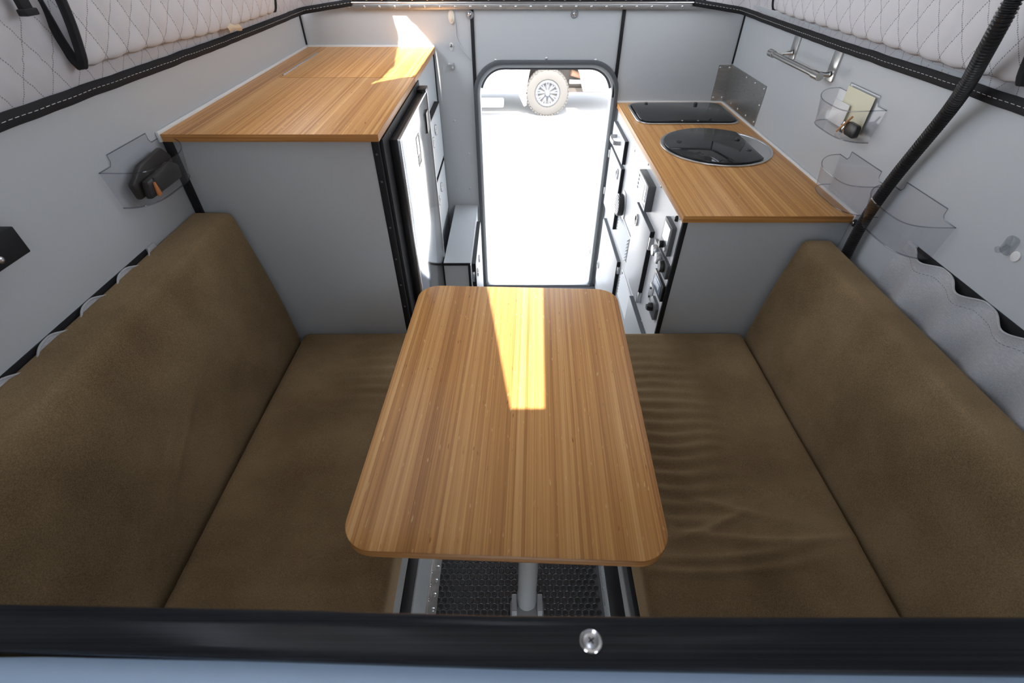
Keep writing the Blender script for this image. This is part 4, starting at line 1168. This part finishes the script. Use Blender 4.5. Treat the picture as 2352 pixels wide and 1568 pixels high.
ty = MB().lathe((wc[0], TY - 0.06, wc[1]), (0, 1, 0), [(wr * 0.53, 0.03), (wr * 0.60, 0.0), (wr * 0.80, -0.005), (wr * 0.94, 0.02), (wr * 0.985, 0.06), (wr * 0.985, 0.22), (wr * 0.94, 0.26), (wr * 0.55, 0.26)], 60).build('tyre', 'tyre', trk, smooth=True)
for k in range(44):
    a = 2 * math.pi * k / 44
    c, s = math.cos(a), math.sin(a)
    t_ = Vector((-s, 0, c)); r_ = Vector((c, 0, s))
    cc = Vector((wc[0], TY, wc[1])) + r_ * (wr * 0.975)
    vs = [cc + t_ * (wr * 0.045) * u + r_ * (wr * 0.025) * v + Vector((0, y, 0)) for u in (-1, 1) for v in (-1, 1) for y in (-0.045 if k % 2 else -0.030, 0.17)]
    MB().add(vs, [(0, 1, 3, 2), (4, 6, 7, 5), (0, 4, 5, 1), (2, 3, 7, 6), (0, 2, 6, 4), (1, 5, 7, 3)]).build('tread_block', 'tyre', ty)
MB().lathe((wc[0], TY + 0.03, wc[1]), (0, 1, 0), [(wr * 0.55, 0), (wr * 0.55, 0.12), (0, 0.12)], 40).build('wheel_well', 'rim_dark', trk, smooth=True)
rimr = MB().ring([(wc[0] + wr * 0.56 * math.cos(2 * math.pi * k / 40), wc[1] + wr * 0.56 * math.sin(2 * math.pi * k / 40)) for k in range(40)], [(wc[0] + wr * 0.445 * math.cos(2 * math.pi * k / 40), wc[1] + wr * 0.445 * math.sin(2 * math.pi * k / 40)) for k in range(40)], 'y', TY - 0.065, TY - 0.02).build('rim_ring', 'rim', trk, bev=0.006)
for k in range(24):
    a = 2 * math.pi * k / 24
    MB().cyl((wc[0] + wr * 0.505 * math.cos(a), TY - 0.078, wc[1] + wr * 0.505 * math.sin(a)), (wc[0] + wr * 0.505 * math.cos(a), TY - 0.065, wc[1] + wr * 0.505 * math.sin(a)), 0.011, n=6).build('rim_bolt', 'rim', rimr)
for k in range(9):
    for da in (-0.13, 0.13):
        a = 2 * math.pi * (k + 0.25) / 9
        p0 = Vector((wc[0] + wr * 0.12 * math.cos(a), TY - 0.03, wc[1] + wr * 0.12 * math.sin(a)))
        p1 = Vector((wc[0] + wr * 0.47 * math.cos(a + da), TY - 0.045, wc[1] + wr * 0.47 * math.sin(a + da)))
        MB().cyl(p0, p1, 0.017, n=8).build('spoke', 'rim', rimr, smooth=True)
MB().lathe((wc[0], TY - 0.02, wc[1]), (0, -1, 0), [(wr * 0.17, 0), (wr * 0.15, 0.03), (wr * 0.10, 0.05), (wr * 0.085, 0.075), (0, 0.075)], 24).build('hub', 'rim', rimr, smooth=True)
MB().lathe((wc[0], TY + 0.02, wc[1]), (0, 1, 0), [(wr * 0.36, 0), (wr * 0.36, 0.02), (0, 0.02)], 30).build('brake_disc', 'brake_red', rimr, smooth=True)
MB().cyl((archR - 0.24, TY + 0.22, wc[1] + 0.28), (archR - 0.05, TY + 0.26, wc[1] + 0.22), 0.05, n=14).build('shock_mount', 'copper', trk, smooth=True)
MB().box(archR - 0.26, archR - 0.04, TY + 0.2, TY + 0.28, wc[1] + 0.10, wc[1] + 0.16).build('exhaust_hanger', 'laminate_whitened', trk, bev=0.01)
z = o((1150, 232))[1]
rb = MB().box(-3.0, o((1157, 232))[0], TY - 0.22, TY - 0.02, z - 0.05, z + 0.06).build('running_board', 'truck_paint', trk, bev=0.02)
MB().prism([(archL - 0.10, zsL), (archL + 0.01, zsL - 0.22), (archL + 0.05, zsL - 0.20), (archL + 0.06, zsL + 0.1)], 'y', TY - 0.03, TY + 0.01).build('mud_flap', 'truck_paint', trk)
zz = o((1385, 196))[1]
bu = MB().box(archR + 0.38, archR + 1.0, TY - 0.05, TY + 1.5, zz - 0.10, zz + 0.10).build('bumper', 'truck_paint', trk, bev=0.03)
MB().box(archR + 0.42, archR + 0.70, TY - 0.056, TY - 0.04, zz - 0.03, zz + 0.05).build('marker_lamp', 'lamp_glass', bu, bev=0.004)
